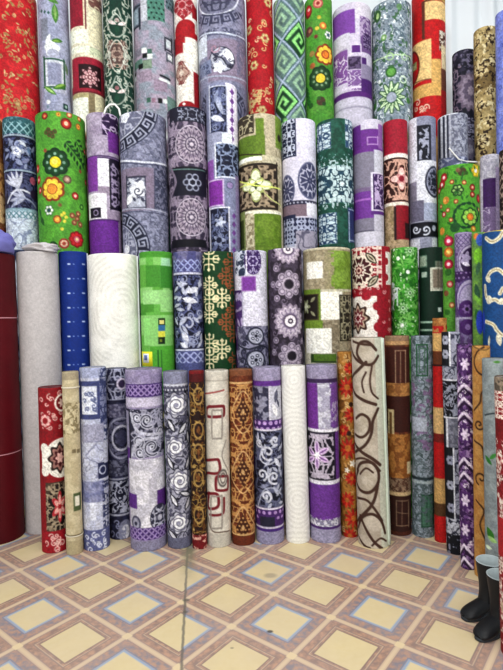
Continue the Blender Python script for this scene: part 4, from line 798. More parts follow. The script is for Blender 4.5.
roll('2p', 2, 472, 486, 232, 472, 486, 338, '6f9a58', 'slim green leafy roll between the violet one and the blue one with cream scrolls', f, 2.97, yv=352)
def f(k):
    c = 'ded8c0'
    def sc(*p): k.curve(p, 4.2, c); k.curve(p, 1.1, 'b6a47a')
    k.curve([(483, 231), (490, 229.5), (503, 230)], 2.4, 'e9c832')
    sc((486, 237), (492, 241), (499, 238), (503, 232)); sc((487, 277), (491, 271), (498, 269), (504, 274)); sc((487, 277), (489, 280)); sc((485, 285), (486, 295), (489, 300), (495, 299), (500, 302), (504, 300)); sc((500, 293), (503, 288))
    k.C(489, 299, 3.6, c, 4.5); k.C(488, 278, 3, c); k.C(502, 301, 3.4, c); sc((486, 321), (493, 324), (497, 330), (502, 335)); k.leaf(499, 339, 7, 3, 80, c); k.leaf(489, 341, 6, 1.4, 95, c); k.C(483.5, 322, 3, '2c4ecb', 12)
roll('2q', 2, 482, 518, 230, 482, 518, 340, '1d5a96', 'blue roll with cream scroll outlines at the right edge', f, 2.80, yv=400)

# ================================================================== FRONT ROW
def f(k):
    m = k.all(); k.scrolls(m, 'e0b4ac', 5, 16, 38, 390, 66, 428, 3.4, 1.2); k.C(62, 403, 9, 'ebe2d8'); k.C(62, 403, 7, '8a1a28'); k.star(62, 403, 5, 6, 'e6c8bc', .3); k.flo(45, 420, 7, 8, 'e6b6b0', 'a8202e', 'b0303c')
    k.C(62, 458, 19, 'ece8de', 20); k.C(44, 447, 5, 'ece8de'); k.C(45, 470, 5, 'ece8de'); k.R(42, 449, 66, 468, 'ece8de'); k.star(60, 458, 13, 8, '3c2a26', .14, 0, 16); k.star(60, 458, 10.5, 8, 'a87a72', .16, 0, 13); k.star(60, 458, 7.5, 8, '5c1c28', .18, 0, 9.5); k.star(60, 458, 5, 6, 'ddb0a8', .2, 0, 6)
    k.C(42, 436, 5, 'a01828'); k.C(43, 481, 4.6, 'a01828'); k.R(38, 431, 68, 437, '9c1626')
    k.R(46, 482, 70, 531, '5a4a3c'); k.C(62, 507, 16, '2c1c1c', 24); k.orn(k.mR(45, 483, 70, 531), 'a89880', 62, 507, 4.4, .15, 3); k.star(60, 507, 9, 6, 'c83844', .3, .5, 16); k.star(60, 507, 6.4, 6, 'eab0a8', .34, .5, 12); k.star(60, 507, 3, 6, 'b0202e', .2)
    k.R(38, 482, 46, 531, 'a01828'); k.R(40, 531, 70, 560, 'b01c30'); k.scrolls(k.mR(40, 530, 70, 553), 'e8bcb4', 7, 12, 44, 533, 68, 552, 3.6, 1.3)
roll('1a', 1, 37, 66, 388, 42.5, 69, 553, 'a31626', 'short crimson roll with cream medallions, standing in front of the plain grey roll', f, lean=True, end='7a3038')
def f(k):
    m = k.all(); k.blot(m, 'c0b088', 6, .5, 2, .15); k.R(60, 372, 82, 380, 'a89a7c'); k.blot(k.mR(60, 402, 84, 434), '8f7f58', 3, .5, 3); k.curl(k.mR(60, 404, 84, 430), 'd8c89c', 6, .12, 4); k.R(60, 387, 84, 388.4, 'e3dcc8')
    k.R(72, 449, 76, 453, '7d6c4a'); k.R(77, 449, 80, 453, '7d6c4a'); k.R(73.5, 493, 81, 511, '4a5a30'); k.R(75, 496, 79.5, 506, 'e8e2cc'); k.R(60, 535, 86, 536.6, '6d5f44'); k.R(60, 541, 88, 560, 'b4a47c')
roll('1b', 1, 61.5, 79, 372, 66.5, 83.5, 553, 'cdbf98', 'slim plain beige roll tied with cords, right of the short crimson one', f, Y=2.9, lean=True, end='c8b896', top_tilt=1)
def f(k):
    m = k.all(); k.blot(m, 'bcc0d6', 5, .5, 2, .15); k.R(78, 366, 110, 378, 'a9afcc'); k.R(80, 381, 100, 419, '4e5688'); k.R(82, 386, 97, 414, 'dadeea'); k.scrolls(k.mR(82, 386, 97, 414), '6d76a0', 2, 12, 82, 388, 97, 412, 3.6, 1.1)
    k.R(100, 378, 112, 425, '8d92b4'); k.orn(k.mR(100, 368, 112, 440), '4c5480', 106, 400, 4, .16, 2)
    k.R(82, 424, 104, 442, 'a9a9c0'); k.curl(k.mR(82, 440, 106, 478), '9a9cb6', 8, .12, 5); k.R(98, 462, 112, 478, '353a60'); k.O(103, 470, 4, 1.4, 'c2c6dc'); k.R(104, 440, 112, 462, 'c8cbdc')
    k.R(80, 481, 104, 502, '7f84ac'); k.blot(k.mR(80, 481, 104, 502), '9da0c0', 5, .5, 4, .15); k.orn(k.mR(103, 480, 112, 550), '4a5078', 108, 510, 4, .16, 4)
    k.R(90, 502, 96, 520, 'd7dae8'); k.R(82, 530, 112, 560, '6a70a0'); k.scrolls(k.mR(82, 530, 112, 552), 'd4d8e8', 5, 14, 84, 532, 110, 550, 3.4, 1.2)
roll('1c', 1, 79, 106.5, 368, 84, 110.5, 551, 'c9ccdc', 'short white and steel blue roll with framed sprigs, right of the slim beige one', f, lean=True, end='c8c8d4')
def f(k):
    m = k.all(); k.blot(m, '3a3c5c', 3, .5, 2, .1); k.orn(k.mR(100, 368, 130, 400), 'a9abc2', 118, 384, 4, .16, 2); k.C(122, 384, 6, 'd0c8dc'); k.C(122, 384, 4, '4a3a60'); k.R(100, 404, 132, 417, '5d5b78'); k.blot(k.mR(100, 404, 132, 417), '85839c', 2.4, .5, 3)
    k.C(122, 438, 18, '6d6c88', 22); k.orn(k.mC(122, 438, 17, 20), '2c2d48', 122, 438, 4, .14, 4, 6); k.O(122, 438, 16, 1.4, 'a3a4ba', 20); k.O(122, 438, 10, 2, 'c0c0d0', 12); k.C(122, 438, 6, '4a4a68', 8)
    k.R(104, 460, 134, 476, '45465f'); k.blot(k.mR(104, 460, 134, 476), '75768e', 2.4, .5, 3); k.R(106, 479, 134, 514, '1f2240'); k.leafage(k.mR(106, 481, 134, 513), 'b6b9cc', 4.2, 4, .14); k.R(104, 478, 134, 480, 'a6a8bc'); k.R(104, 514, 134, 516, 'b6b8ca'); k.C(126, 532, 8, '8d8fa8', 12); k.C(126, 532, 4.6, 'd8d8e4', 7); k.scrolls(k.mR(106, 516, 134, 552), '8f92b0', 7, 9, 110, 518, 132, 550, 4, 1.2)
roll('1d', 1, 104, 127, 369, 110, 133, 550, '2a2b48', 'short near-black navy roll with grey rings, left of the purple banded one', f, Y=3.115, lean=True, end='6a6a80')
def f(k):
    m = k.all(); k.blot(m, '9a8fb2', 8, .5, 2, .2); k.R(120, 384, 168, 397, '4c2c78'); k.lat(k.mR(120, 385, 168, 396), 'a48ec2', 6, 1.7); k.R(120, 398, 168, 407, 'c9c2d6')
    k.R(125, 409, 170, 457, '3a3a50'); mm = k.mR(131, 409, 170, 457); k.leafage(mm, 'a7a6ba', 5, 2, .16)
    for x, y, r, s in ((147, 420, 8, 1), (152, 447, 9, 1), (160, 432, 6, -1), (138, 441, 6, -1), (137, 417, 5, 1), (140, 452, 5, 1), (162, 416, 5, 1)): k.spi(x, y, r, 1.2, 3.6, 'c3c3d2', 1, s); k.spi(x, y, r, 1.2, 1.2, '3a3a50', 1, s); k.C(x, y, 2.4, 'd0d1dd'); k.C(x, y, 1, '3a3a50')
    k.curve([(131, 412), (136, 428), (147, 434), (164, 432)], 3, 'c3c3d2'); k.curve([(131, 456), (140, 440), (158, 438)], 3, 'c3c3d2'); k.R(124, 409, 130, 457, 'a39eb8'); k.R(129.4, 409, 130.6, 457, '2c2c40')
    k.R(120, 444, 130, 460, '6a3a92'); k.R(130, 459, 172, 528, 'dcdae2'); k.blot(k.mR(130, 459, 172, 528), 'c6c4d0', 9, .5, 3, .15); k.R(125, 491, 137, 505, '6b3a94'); k.R(157, 488, 172, 507, '68368f'); k.R(149, 478, 157, 498, 'c2bfcb')
    k.C(160, 518, 11, '3c3c54', 14); k.orn(k.mC(160, 518, 10, 13), 'b9b9ca', 160, 518, 4, .16, 3); k.C(160, 518, 3, 'c4c3d2'); k.C(136, 522, 6, '55546e', 8); k.C(136, 522, 4, 'a3a2b6', 6); k.C(136, 522, 2, '44435c')
    k.R(120, 528, 172, 540, '4e2c7c'); k.lat(k.mR(120, 528, 172, 540), 'a48ec2', 6, 1.7); k.R(120, 541, 172, 560, '928ea8')
roll('1e', 1, 124.5, 162.5, 370, 131, 168, 551.5, 'a79dbb', 'short thick grey roll with two purple beaded bands, in the front row', f, lean=True, end='9890a8')
def f(k):
    m = k.all(); k.R(160, 370, 192, 384, '8f90a8'); k.blot(k.mR(160, 385, 195, 538), '6b6a80', 4, .5, 2, .15); k.blot(k.mR(160, 390, 195, 538), '2c2c3e', 5, .62, 3, .06)
    k.R(160, 384, 192, 386, 'c9cad6'); k.dots(k.mR(160, 386, 192, 391), 'd0d0dc', 4, 1)
    k.leafage(k.mR(160, 393, 195, 538), 'a9a9ba', 5, 1, .13)
    def rose(x, y, r):
        r *= 1.14; k.star(x, y, r, 7, '4b4a5e', .1); k.star(x, y, r*.92, 7, 'c6c6d2', .12); k.star(x, y, r*.78, 5, '83829a', .1, .4); k.star(x, y, r*.7, 5, 'eeeef2', .14, .6)
        k.spi(x, y, r*.62, 1.7, 1.1, '6a697e', .5); k.curve([(x-r*.7, y-r*.2), (x, y-r*.75), (x+r*.6, y-r*.3)], .9, '77768a'); k.curve([(x-r*.6, y+r*.35), (x, y+r*.7), (x+r*.7, y+r*.2)], .9, '77768a'); k.C(x, y, r*.16, '9a99ae')
    rose(176.5, 405, 12); rose(175, 447, 10.5); rose(180, 481, 12); rose(179, 523, 10.5)
    for x, y, a in ((171, 425, 60), (183, 428, -50), (188, 437, 80), (170, 462, 60), (188, 462, -60), (174, 500, 60), (188, 503, -60), (186, 494, 20), (189, 415, 80), (172, 534, 40)): k.leaf(x, y, 8, 3, a, '1f1f2e'); k.leaf(x, y, 6.4, 1.8, a, 'dadae2')
    k.R(160, 538, 196, 556, '73748c')
roll('1f', 1, 162.5, 188, 372, 168, 192.5, 549, '5a596e', 'short charcoal roll with large grey-white roses, in the front row', f, lean=True, end='8a8a9a')
def f(k):
    m = k.all(); k.R(185, 368, 206, 376, '8c1c24'); k.R(185, 374, 206, 382, '6a1a20'); k.blot(k.mR(185, 383, 208, 535), '7a5226', 3.4, .6, 2, .08); k.orn(k.mR(185, 383, 208, 535), 'a88848', 198, 430, 4.6, .07, 3)
    for y in (396, 430, 452, 478, 515): k.O(198.5, y, 5, 1.4, 'b8985a', 8); k.dia(198.5, y, 2.2, 4, '8a5a2c'); k.C(193.5, y+14, 1.6, 'c8a868')
    k.R(185, 535, 210, 555, '8a1c28'); k.blot(k.mR(185, 535, 210, 552), 'd9a898', 3, .6, 3)
roll('1g', 1, 188.5, 204, 371, 192.5, 207.5, 549.5, '3a1c16', 'thinnest front row roll, dark brown and gold with a red top edge', f, lean=True, end='8a2a2a')
def f(k):
    m = k.all(); k.blot(m, 'cfc9bd', 8, .5, 2, .2); r = '8c2434'; g = 'a09890'
    def link(x0, y0, x1, y1, c, w=1.7): k.curve([(x0+2, y0), (x1-2, y0), (x1, y0+2), (x1, y1-2), (x1-2, y1), (x0+2, y1), (x0, y1-2), (x0, y0+2), (x0+2, y0)], w, c)
    k.curve([(205, 393), (215, 392), (224, 390)], 1.6, 'b05a58'); link(207, 406, 224, 416, r, 3); link(212, 410, 222, 438, g); k.curve([(204, 398), (207, 412), (206, 420)], 1.6, g)
    k.curve([(204, 459), (215, 459), (219, 461), (219, 472), (208, 472), (205, 474)], 2.8, r); link(216, 476, 228, 490, r, 2.8); k.O(223, 478, 5, 1.4, '77706c', 8); k.O(223, 478, 2.6, 1, '77706c', 5)
    k.curve([(206, 492), (214, 493), (218, 496), (218, 506), (210, 508), (208, 504), (209, 492)], 3, r); k.curve([(210, 514), (222, 514), (224, 508), (224, 498)], 2.6, r); k.curve([(208, 516), (212, 530), (224, 532), (230, 531)], 1.4, '7d6a60'); link(211, 496, 222, 528, g); k.curve([(226, 440), (222, 456), (228, 470)], 1.4, g)
    k.R(203, 380, 232, 381.4, 'b7b0a4'); k.R(203, 534, 236, 560, 'c4bfb4')
roll('1h', 1, 204.5, 228.5, 371, 207.5, 231.5, 548, 'ddd8cc', 'short cream roll with dark red interlocking links, in the front row', f, lean=True, end='c8c0b0')
def f(k):
    m = k.all(); k.blot(m, '8a4a2a', 3, .5, 2, .1); k.R(226, 368, 258, 376, '8f5a3a')
    k.tile(k.mR(226, 384, 260, 535), 'cb9a5e', 243, 395, 26, 60, 3.8, .13, 2)
    for y in (412, 472, 528):
        for dx in (0,):
            k.curve([(243-12, y+2), (243-8, y-10), (243, y-21), (243+8, y-10), (243+12, y+2), (243+7, y+14), (243, y+21), (243-7, y+14), (243-12, y+2)], 1.4, 'd8b07a')
        k.dia(243, y, 8, 14, '5a2f1a'); k.dots(k.mC(243, y, 7, 12), 'c99a62', 4, 1); k.dia(243, y, 2, 3, 'd8b07a')
    k.R(226, 382, 258, 384, 'd9b078'); k.R(230, 534, 260, 536, 'd9b078'); k.R(230, 536, 260, 560, '7c3c20')
roll('1i', 1, 229, 252, 370, 231.5, 256, 546, '74381e', 'short rust brown roll with pale golden damask, in the front row', f, lean=True, end='8a5a3c')
def f(k):
    m = k.all(); k.R(250, 366, 285, 381, 'a39bb8'); k.R(250, 381, 285, 386, '6f3a98'); k.R(250, 386, 269, 427, '403f5a'); k.blot(k.mR(250, 386, 269, 427), '9897ac', 4, .5, 2, .1); k.R(269, 386, 272, 427, 'e8e6ee'); k.R(270, 386, 285, 422, 'c4c4d0'); k.leaf(276, 396, 7, 2.4, 100, '6a6b80'); k.leaf(275, 410, 7, 2.4, 70, 'f0f0f4'); k.leaf(278, 403, 5, 1.4, 70, '55566c')
    k.R(250, 420, 285, 429, '57307c'); k.dots(k.mR(250, 420, 285, 429), 'c0a0d8', 6, 2); k.R(250, 429, 288, 431, 'dcd9e6'); k.R(250, 431, 288, 508, '22243e')
    mm = k.mR(253, 431, 288, 508); k.leafage(mm, '6a6e8c', 4.6, 2, .13); k.blooms(mm, 2, 22, 257, 434, 282, 506, 5, 'b3b6c8')
    for x, y, r, s in ((268, 452, 8, 1), (262, 474, 6, -1), (274, 477, 7, 1), (266, 496, 6, -1), (275, 440, 5, 1), (259, 442, 4, 1)): k.spi(x, y, r, 1.2, 2.2, 'd0d2de', 1.2, s)
    k.curve([(256, 436), (262, 446), (260, 458), (268, 464), (276, 460)], 1.6, 'c6c9d8'); k.curve([(258, 505), (264, 490), (274, 488), (281, 494)], 1.6, 'aeb2c6'); k.leaf(277, 462, 6, 2.4, 60, 'd4d6e2'); k.leaf(264, 486, 5, 2, -20, '8f93ae')
    k.R(250, 508, 288, 510, 'dcd9e6'); k.R(250, 510, 288, 528, '57307a'); k.dots(k.mR(250, 510, 288, 520), 'b896d2', 6, 1.8); k.R(260, 517, 275, 528, '33324c'); k.R(250, 527, 288, 529, 'c9c4d8'); k.R(250, 529, 288, 532, '55308a'); k.R(250, 532, 288, 560, '9a96b4')
roll('1j', 1, 252.5, 280.5, 368, 256, 285, 545, '7a5a98', 'short navy roll with silver scrolls, just left of the plain white one in front row', f, lean=True, end='a8a0bc')
def f(k):
    m = k.all(); s, v = k.p(296, 440); X = k.S-s; Y = k.V-v
    w = 0.5+0.5*np.sin(np.hypot(X, ((Y+30) % 60)-30)*1.4+2*vnoise(k.S/9, k.V/9, 3)); k.paint(m*w*.45, 'd2d0c8'); 
roll('1k', 1, 281.3, 304.5, 366.5, 285.5, 311, 544, 'efeee8', 'short plain white roll with faint ripples, between two purple patterned rolls', f, lean=True, end='f0ece0')
def f(k):
    m = k.all(); k.R(300, 364, 345, 379, 'a098b4'); k.R(300, 379, 345, 383, '4c3562'); k.R(300, 383, 318, 429, '7c3a9c'); k.R(300, 389, 307, 426, 'b49cc8'); k.R(318, 383, 330, 429, 'b1adc2'); k.blot(k.mR(318, 383, 332, 429), 'cdccd8', 4, .5, 2); k.R(331, 383, 345, 425, '8052a2'); k.blot(k.mR(330, 400, 345, 420), 'a898bc', 3, .5, 3)
    k.R(300, 429, 345, 433, 'e8e6ee'); k.R(300, 433, 334.5, 480, '2b2536'); k.orn(k.mR(309, 434, 334, 479), 'c0b6c6', 319, 456, 4.6, .16, 2); [k.leaf(317+7*math.cos(q), 455+8*math.sin(q), 7, 3, math.degrees(q), 'd9bfe2') for q in (.5, 1.57, 2.64, 3.67, 4.71, 5.76)]; [k.leaf(317+7*math.cos(q), 455+8*math.sin(q), 5, .9, math.degrees(q), '8a5aa2') for q in (.5, 1.57, 2.64, 3.67, 4.71, 5.76)]; k.star(317, 455, 4, 6, 'f6f0f8', .3); k.R(334.5, 429, 345, 485, '7a46a0'); k.box(304, 432, 335.5, 481, 1, '1d1828'); k.R(300, 480.5, 345, 484.5, 'e2e0ea')
    k.R(300, 485, 345, 521, '7a42a0'); k.R(308, 520, 345, 527, '8f8ba4'); k.blot(k.mR(308, 519, 338, 527), 'd0cfda', 2.4, .5, 3); k.R(300, 527, 345, 529.5, '5c3480'); k.R(300, 529.5, 345, 560, 'a39fbb')
roll('1l', 1, 305.5, 337, 366, 310.5, 341.5, 543.5, '7f5aa0', 'short purple roll with a framed lily tile, right of the short plain white one', f, lean=True, end='a8a0bc')
def f(k):
    m = k.all(); k.blot(m, '8a5c26', 4, .55, 2, .1); k.scrolls(m, 'e0c088', 4, 30, 338, 355, 358, 540, 3.4, 1); k.blooms(m, 3, 40, 338, 355, 359, 540, 4, 'd0a060')
    for x, y, r in ((347, 387, 10), (350, 368, 6), (352, 414, 8), (348, 448, 11), (352, 478, 7), (347, 500, 8), (354, 518, 10), (350, 536, 8), (343, 430, 6)):
        for i in range(11):
            q = i*.571; k.leaf(x+r*.55*math.cos(q), y+r*.55*math.sin(q), r*.55, 1.5, math.degrees(q), ('b8241c', 'd84428')[i % 2])
        k.C(x, y, r*.3, 'c87a30')
    k.star(353, 463, 4, 5, 'f2ead8', .3); k.star(347, 470, 3, 5, 'f2ead8', .3); k.C(351, 404, 2.4, '4a2c1c'); k.C(349, 433, 2.4, '4a2c1c')
roll('1m', 1, 337, 354, 352, 341.5, 359, 543, 'b8843c', 'short golden roll with red dahlia blooms, left of the cream one with brown swirls', f, Y=3.05, lean=True, end='b08a50')
def f(k):
    m = k.all(); k.blot(m, 'b0a38f', 9, .5, 2, .25); b = '46281c'
    k.R(378, 330, 400, 560, 'c6c8b4')
    def sw(w, *p): k.curve(p, w, b)
    sw(2.4, (353, 341), (362, 344), (371, 345)); sw(3, (351, 346), (354, 356), (362, 363), (372, 364), (378, 356)); sw(3, (376, 350), (368, 342), (360, 343), (357, 353), (362, 362))
    sw(3.2, (366, 362), (358, 370), (352, 380), (354, 392), (364, 400), (376, 404)); sw(2, (372, 366), (370, 380), (372, 392), (378, 398)); sw(2, (366, 372), (362, 382), (364, 392))
    sw(2.8, (356, 418), (362, 414), (369, 419), (369, 430), (362, 437), (355, 434)); sw(3, (378, 408), (373, 420), (371, 434), (364, 446), (355, 452))
    sw(3.4, (354, 440), (362, 452), (372, 458), (380, 464)); sw(2.2, (380, 470), (372, 462), (362, 458), (354, 460)); sw(3.2, (357, 470), (361, 463), (371, 462), (378, 470), (378, 482), (370, 492), (360, 490), (356, 480), (358, 470))
    sw(2, (360, 474), (366, 468), (373, 472)); sw(3.2, (378, 482), (374, 500), (366, 512), (357, 522)); sw(2.6, (357, 498), (366, 500), (374, 508), (382, 520))
    sw(3, (358, 528), (362, 518), (372, 514), (381, 520), (385, 532)); sw(3, (360, 516), (366, 530), (374, 542), (382, 548)); sw(2.6, (358, 536), (364, 546), (370, 549)); sw(2, (372, 546), (380, 538), (386, 540))
roll('1n', 1, 350.5, 383, 338, 358, 390, 549, 'c4b8a6', 'short cream roll with bold dark brown swirls and a pale fringed edge', f, lean=True, end='c0b8a8')
def f(k):
    m = k.all(); k.blot(m, '8a4f30', 4, .5, 2, .15); k.R(380, 334, 415, 341, 'a4866a'); k.R(380, 341, 415, 345, 'c8a070'); k.R(386, 347, 415, 383, '5a2c20'); k.box(395, 350, 406, 384, 1, 'a98a70'); k.L([(400.5, 352), (400.5, 382)], .8, 'a98a70'); k.R(380, 383, 415, 396, 'a46f3c'); k.blot(k.mR(380, 383, 415, 396), 'c08c50', 4, .5, 3)
    k.R(380, 396, 415, 432, '55281c'); k.R(388, 409, 394, 438, 'd9c898'); k.R(389.5, 412, 392, 436, '8a6a44'); k.R(380, 434, 415, 478, '9a622e'); k.blot(k.mR(380, 434, 415, 478), 'bc8444', 5, .5, 4); k.R(407, 460, 412, 472, 'd8c8a0'); k.R(380, 478, 415, 492, '6a4a3a'); k.blot(k.mR(380, 478, 415, 492), '9a8068', 2, .5, 3); k.R(380, 492, 415, 496, 'd2b88c'); k.R(380, 496, 415, 532, '4c2a22'); k.box(396, 500, 409, 526, .9, '9a8068'); k.L([(402, 500), (402, 526)], .7, '9a8068'); k.L([(396, 512), (409, 512)], .7, '9a8068'); k.R(380, 532, 415, 545, '6a3a28')
roll('1o', 1, 384.5, 409.5, 336, 387, 411.5, 536, '6a3a24', 'brown and ochre blocked roll right of the cream one with swirls, in the front row', f, lean=True, end='8a6a4c')
def f(k):
    m = k.all(); k.blot(m, '9aa6b2', 2.6, .46, 2, .12); k.curl(m, '56686a', 4, .1, 4); k.box(416, 344, 428, 376, 1.3, '2f6a44'); k.box(419, 348, 425, 372, .9, '4c7a5c'); k.blot(k.mR(411, 375, 435, 450), '8a7296', 4, .6, 5)
    k.R(412, 417, 427, 431, 'b3bac8'); k.R(410, 477, 437, 480, '3a4a50'); k.R(410, 481, 437, 483.5, 'aebcc0'); k.R(421, 494, 434, 526, '55806c'); k.box(421, 494, 434, 527, 1.3, '2c5c44'); k.L([(427, 497), (427, 524)], 1, '2c5c44'); k.blot(k.mR(410, 484, 437, 537), '5f6f74', 3, .6, 3)
roll('1p', 1, 410.5, 433, 336, 412, 434.5, 538, '74828a', 'stone grey roll with fine green rectangles, in the front row', f, lean=True, end='8a9090')
def f(k):
    m = k.all(); k.R(425, 316, 450, 326, 'a87038'); k.blot(k.mR(425, 316, 450, 332), 'c08a4c', 4, .5, 2); k.R(425, 333, 450, 351, 'd8b070'); k.R(425, 351, 450, 364, '7a4422'); k.R(425, 364, 450, 366, '3a1c14'); k.R(425, 366, 450, 407, 'cc1c1e'); k.R(425, 407, 450, 434, 'd9b47c'); k.R(425, 433, 450, 442, '8a2820'); k.R(425, 442, 450, 478, 'cc1a1e'); k.R(425, 478, 450, 504, 'cfa76a'); k.R(425, 503, 450, 516, '6a4a2c'); k.R(425, 516, 450, 550, 'd01e1e')
roll('1q', 1, 432, 447, 318, 434.5, 449, 543, 'c81c1e', 'narrow red, tan and brown banded roll right of the stone grey one', f, lean=True, end='a07040')
def f(k):
    m = k.all(); k.blot(m, '2a2c3e', 4, .5, 2, .1); k.R(440, 330, 449, 366, '20222f'); k.pet(445, 340, 3, 6, 2, 'b0b2c2'); k.pet(445, 354, 3, 6, 2, 'b0b2c2'); k.R(449, 330, 451, 368, 'e9eaf0'); k.R(451, 330, 466, 372, 'a9a9bb'); k.curl(k.mR(451, 334, 466, 372), '44455a', 5, .15, 3); k.R(440, 366, 466, 380, 'a4a6b6'); k.curl(k.mR(440, 366, 466, 380), '4a4b5e', 4, .15, 4); k.R(440, 379, 466, 380.6, 'e2e2ea')
    k.R(440, 381, 466, 417, '191b2a'); k.leafage(k.mR(440, 382, 466, 416), 'a0a3b4', 4.2, 3, .11); k.R(440, 416.5, 466, 418.4, 'dcdde6'); k.R(447, 418, 466, 447, '6f7080'); k.blot(k.mR(447, 418, 466, 447), '8a8b9a', 3, .5, 4); k.R(440, 418, 447, 447, '26283a'); k.R(446, 418, 448, 448, 'dadbe4'); k.R(440, 447, 455, 520, '1a1c2a'); k.pet(450, 460, 3, 6, 2, '9a9cb0'); k.pet(450, 485, 3, 6, 2, 'a9abbc'); k.pet(451, 508, 3, 6, 2, '9a9cb0'); k.R(453.5, 447, 455, 520, 'e2e3ea'); k.R(455, 447, 470, 520, '9c9dae'); k.curl(k.mR(455, 447, 470, 520), '33344a', 4, .16, 5); k.R(444, 519, 470, 535, 'c0c2ce'); k.curl(k.mR(444, 519, 470, 535), '3a3b50', 4, .15, 2); k.R(444, 535, 470, 560, '1a1c2c'); k.blot(k.mR(444, 535, 470, 560), '9a9cb0', 3, .64, 4)
roll('1r', 1, 441, 460, 332, 446.5, 465, 555, '1c1e2c', 'black and white panelled roll left of the mauve chevron one', f, lean=True, end='6a6a78')
def f(k):
    m = k.all(); k.blot(m, 'a486b6', 4, .5, 2, .1); k.scrolls(m, 'e6dcea', 8, 44, 455, 346, 475, 570, 4, 1.4); k.blot(m, '3c2048', 3, .72, 3, .04)
    k.leafage(m, '4a2860', 5, 3, .08)
    for y in (364, 434, 500, 530): k.star(465, y, 8, 8, '5f3478', .2, 0, 12); k.star(465, y, 5, 6, 'd9cae0', .3, 0, 7)
    for y0 in (384, 398, 412, 458, 472, 545, 558):
        for dd in (0,): k.L([(456, y0+9), (464, y0), (473, y0+9)], 2.6, 'e2d6e8'); k.L([(456, y0+13), (464, y0+4), (473, y0+13)], 2, '3c2048')
roll('1s', 1, 455.5, 473, 344, 461, 476, 570, '78508e', 'mauve roll with white chevrons and scrolls, beside the boots', f, lean=True, end='a898b4')
def f(k):
    m = k.all(); k.blot(m, 'c08a48', 5, .5, 2, .2); b = '5a3a20'
    k.curve([(484, 347), (477, 352), (474, 362), (478, 372), (486, 376)], 1.8, b); k.curve([(490, 385), (482, 392), (480, 402), (474, 410)], 1.8, b); k.spi(479, 424, 6, 1.2, 1.8, b); k.curve([(474, 440), (482, 446), (484, 458)], 1.8, b); k.spi(481, 478, 7, 1.1, 1.8, b, 2); k.curve([(476, 500), (484, 510), (480, 525), (486, 540)], 1.8, b); k.curve([(472, 345), (484, 350), (492, 346)], 1.4, '8a6a3c')
roll('1t', 1, 471, 491, 346, 475, 492, 590, 'c99a58', 'caramel roll with thin brown vine lines, behind the boots', f, Y=2.53, lean=True, end='b08a50')
def f(k):
    m = k.all(); k.blot(m, '8a9498', 6, .5, 2, .2); k.R(478, 356, 510, 358.5, 'c9d0d2'); k.leaf(497, 362, 4, 1.2, 0, '5aa040'); k.curve([(485, 415), (495, 413), (505, 416)], 1.6, '3f4a50'); k.leaf(488, 460, 6, 2.2, 45, '3c8a3c'); k.leaf(493, 456, 5, 2, -40, '4a9a48'); k.leaf(490, 535, 8, 4, 60, '3f8a30'); k.leaf(492, 540, 6, 2.4, 20, 'a6d080'); k.leaf(488, 548, 5, 2, 0, 'dcecd0'); k.star(500, 440, 4, 5, 'c8c0c0', .3)
roll('1u', 1, 481, 507, 359, 486, 510, 596, '9aa4a6', 'pale grey roll with a few green leaves, above the boots', f, Y=2.40, lean=True, end='a0a8a8')
def f(k):
    m = k.all(); k.R(488, 376, 530, 392, '6d6458'); k.blot(k.mR(488, 376, 530, 392), '9a8a78', 3, .5, 2); k.tile(k.mR(488, 392, 530, 420), 'e4d4c8', 506, 405, 14, 14, 3, .2, 3); k.R(488, 420, 530, 440, '8c1c24'); k.blot(k.mR(488, 440, 530, 650), 'e0d0c4', 5, .5, 3, .08); k.tile(k.mR(488, 440, 530, 655), '8a1c28', 506, 500, 16, 40, 3.4, .1, 4); k.R(488, 520, 530, 560, 'b82c34'); k.C(503, 610, 6, 'c8b09a')
roll('1v', 1, 493, 528, 378, 500.5, 534, 662, '9c2630', 'dark red and white roll cut off by the right edge, nearest the camera', f, lean=True, end='8a7a70')
# ================================================================== small parts on the rolls
M_STRING = plain('white_plastic_string', 'eeeeea', 0.4, 0.05)
M_TAPE = plain('tape_with_glint_tint', 'c88a94', 0.25, 0.1, spec=0.6)  # pale pink paints in the glint line along the tape
M_CORD = plain('beige_cord', 'd8cfb8', 0.6, 0.1)
M_FRINGE = plain('pale_fringe', 'cfdccb', 0.8, 0.15, 60)
band_on('2a', 318, 'tape_band', M_TAPE, 0.006, 0.001, 'tape band with its glint coloured pale pink')
band_on('2a', 457, 'tape_band', M_TAPE, 0.005, 0.001, 'tape band with its glint coloured pale pink')
band_on('1b', 388, 'tie_cord', M_CORD, 0.008, 0.004)
band_on('1b', 537, 'tie_cord', M_CORD, 0.006, 0.004)
q = ROLLS['1n']; strip_on('1n', 1.02, 1.32, 0.01, q['zt']-0.004, 0.010, 'fringed_edge', M_FRINGE, 30, 4, label='pale green fringed edge', wob=0.01)
q = ROLLS['2c']; M_WHITE = plain('white_selvage', 'e8eaf0', 0.7, 0.1)
strip_on('2c', 1.30, 1.40, 0.02, q['zt']-0.004, 0.004, 'selvage', M_WHITE, 40, 2, label='white selvage edge')
q = ROLLS['2d']; strip_on('2d', 1.22, 1.30, 0.02, q['zt']-0.004, 0.008, 'free_edge', M_WHITE, 40, 2, wob=0.01)
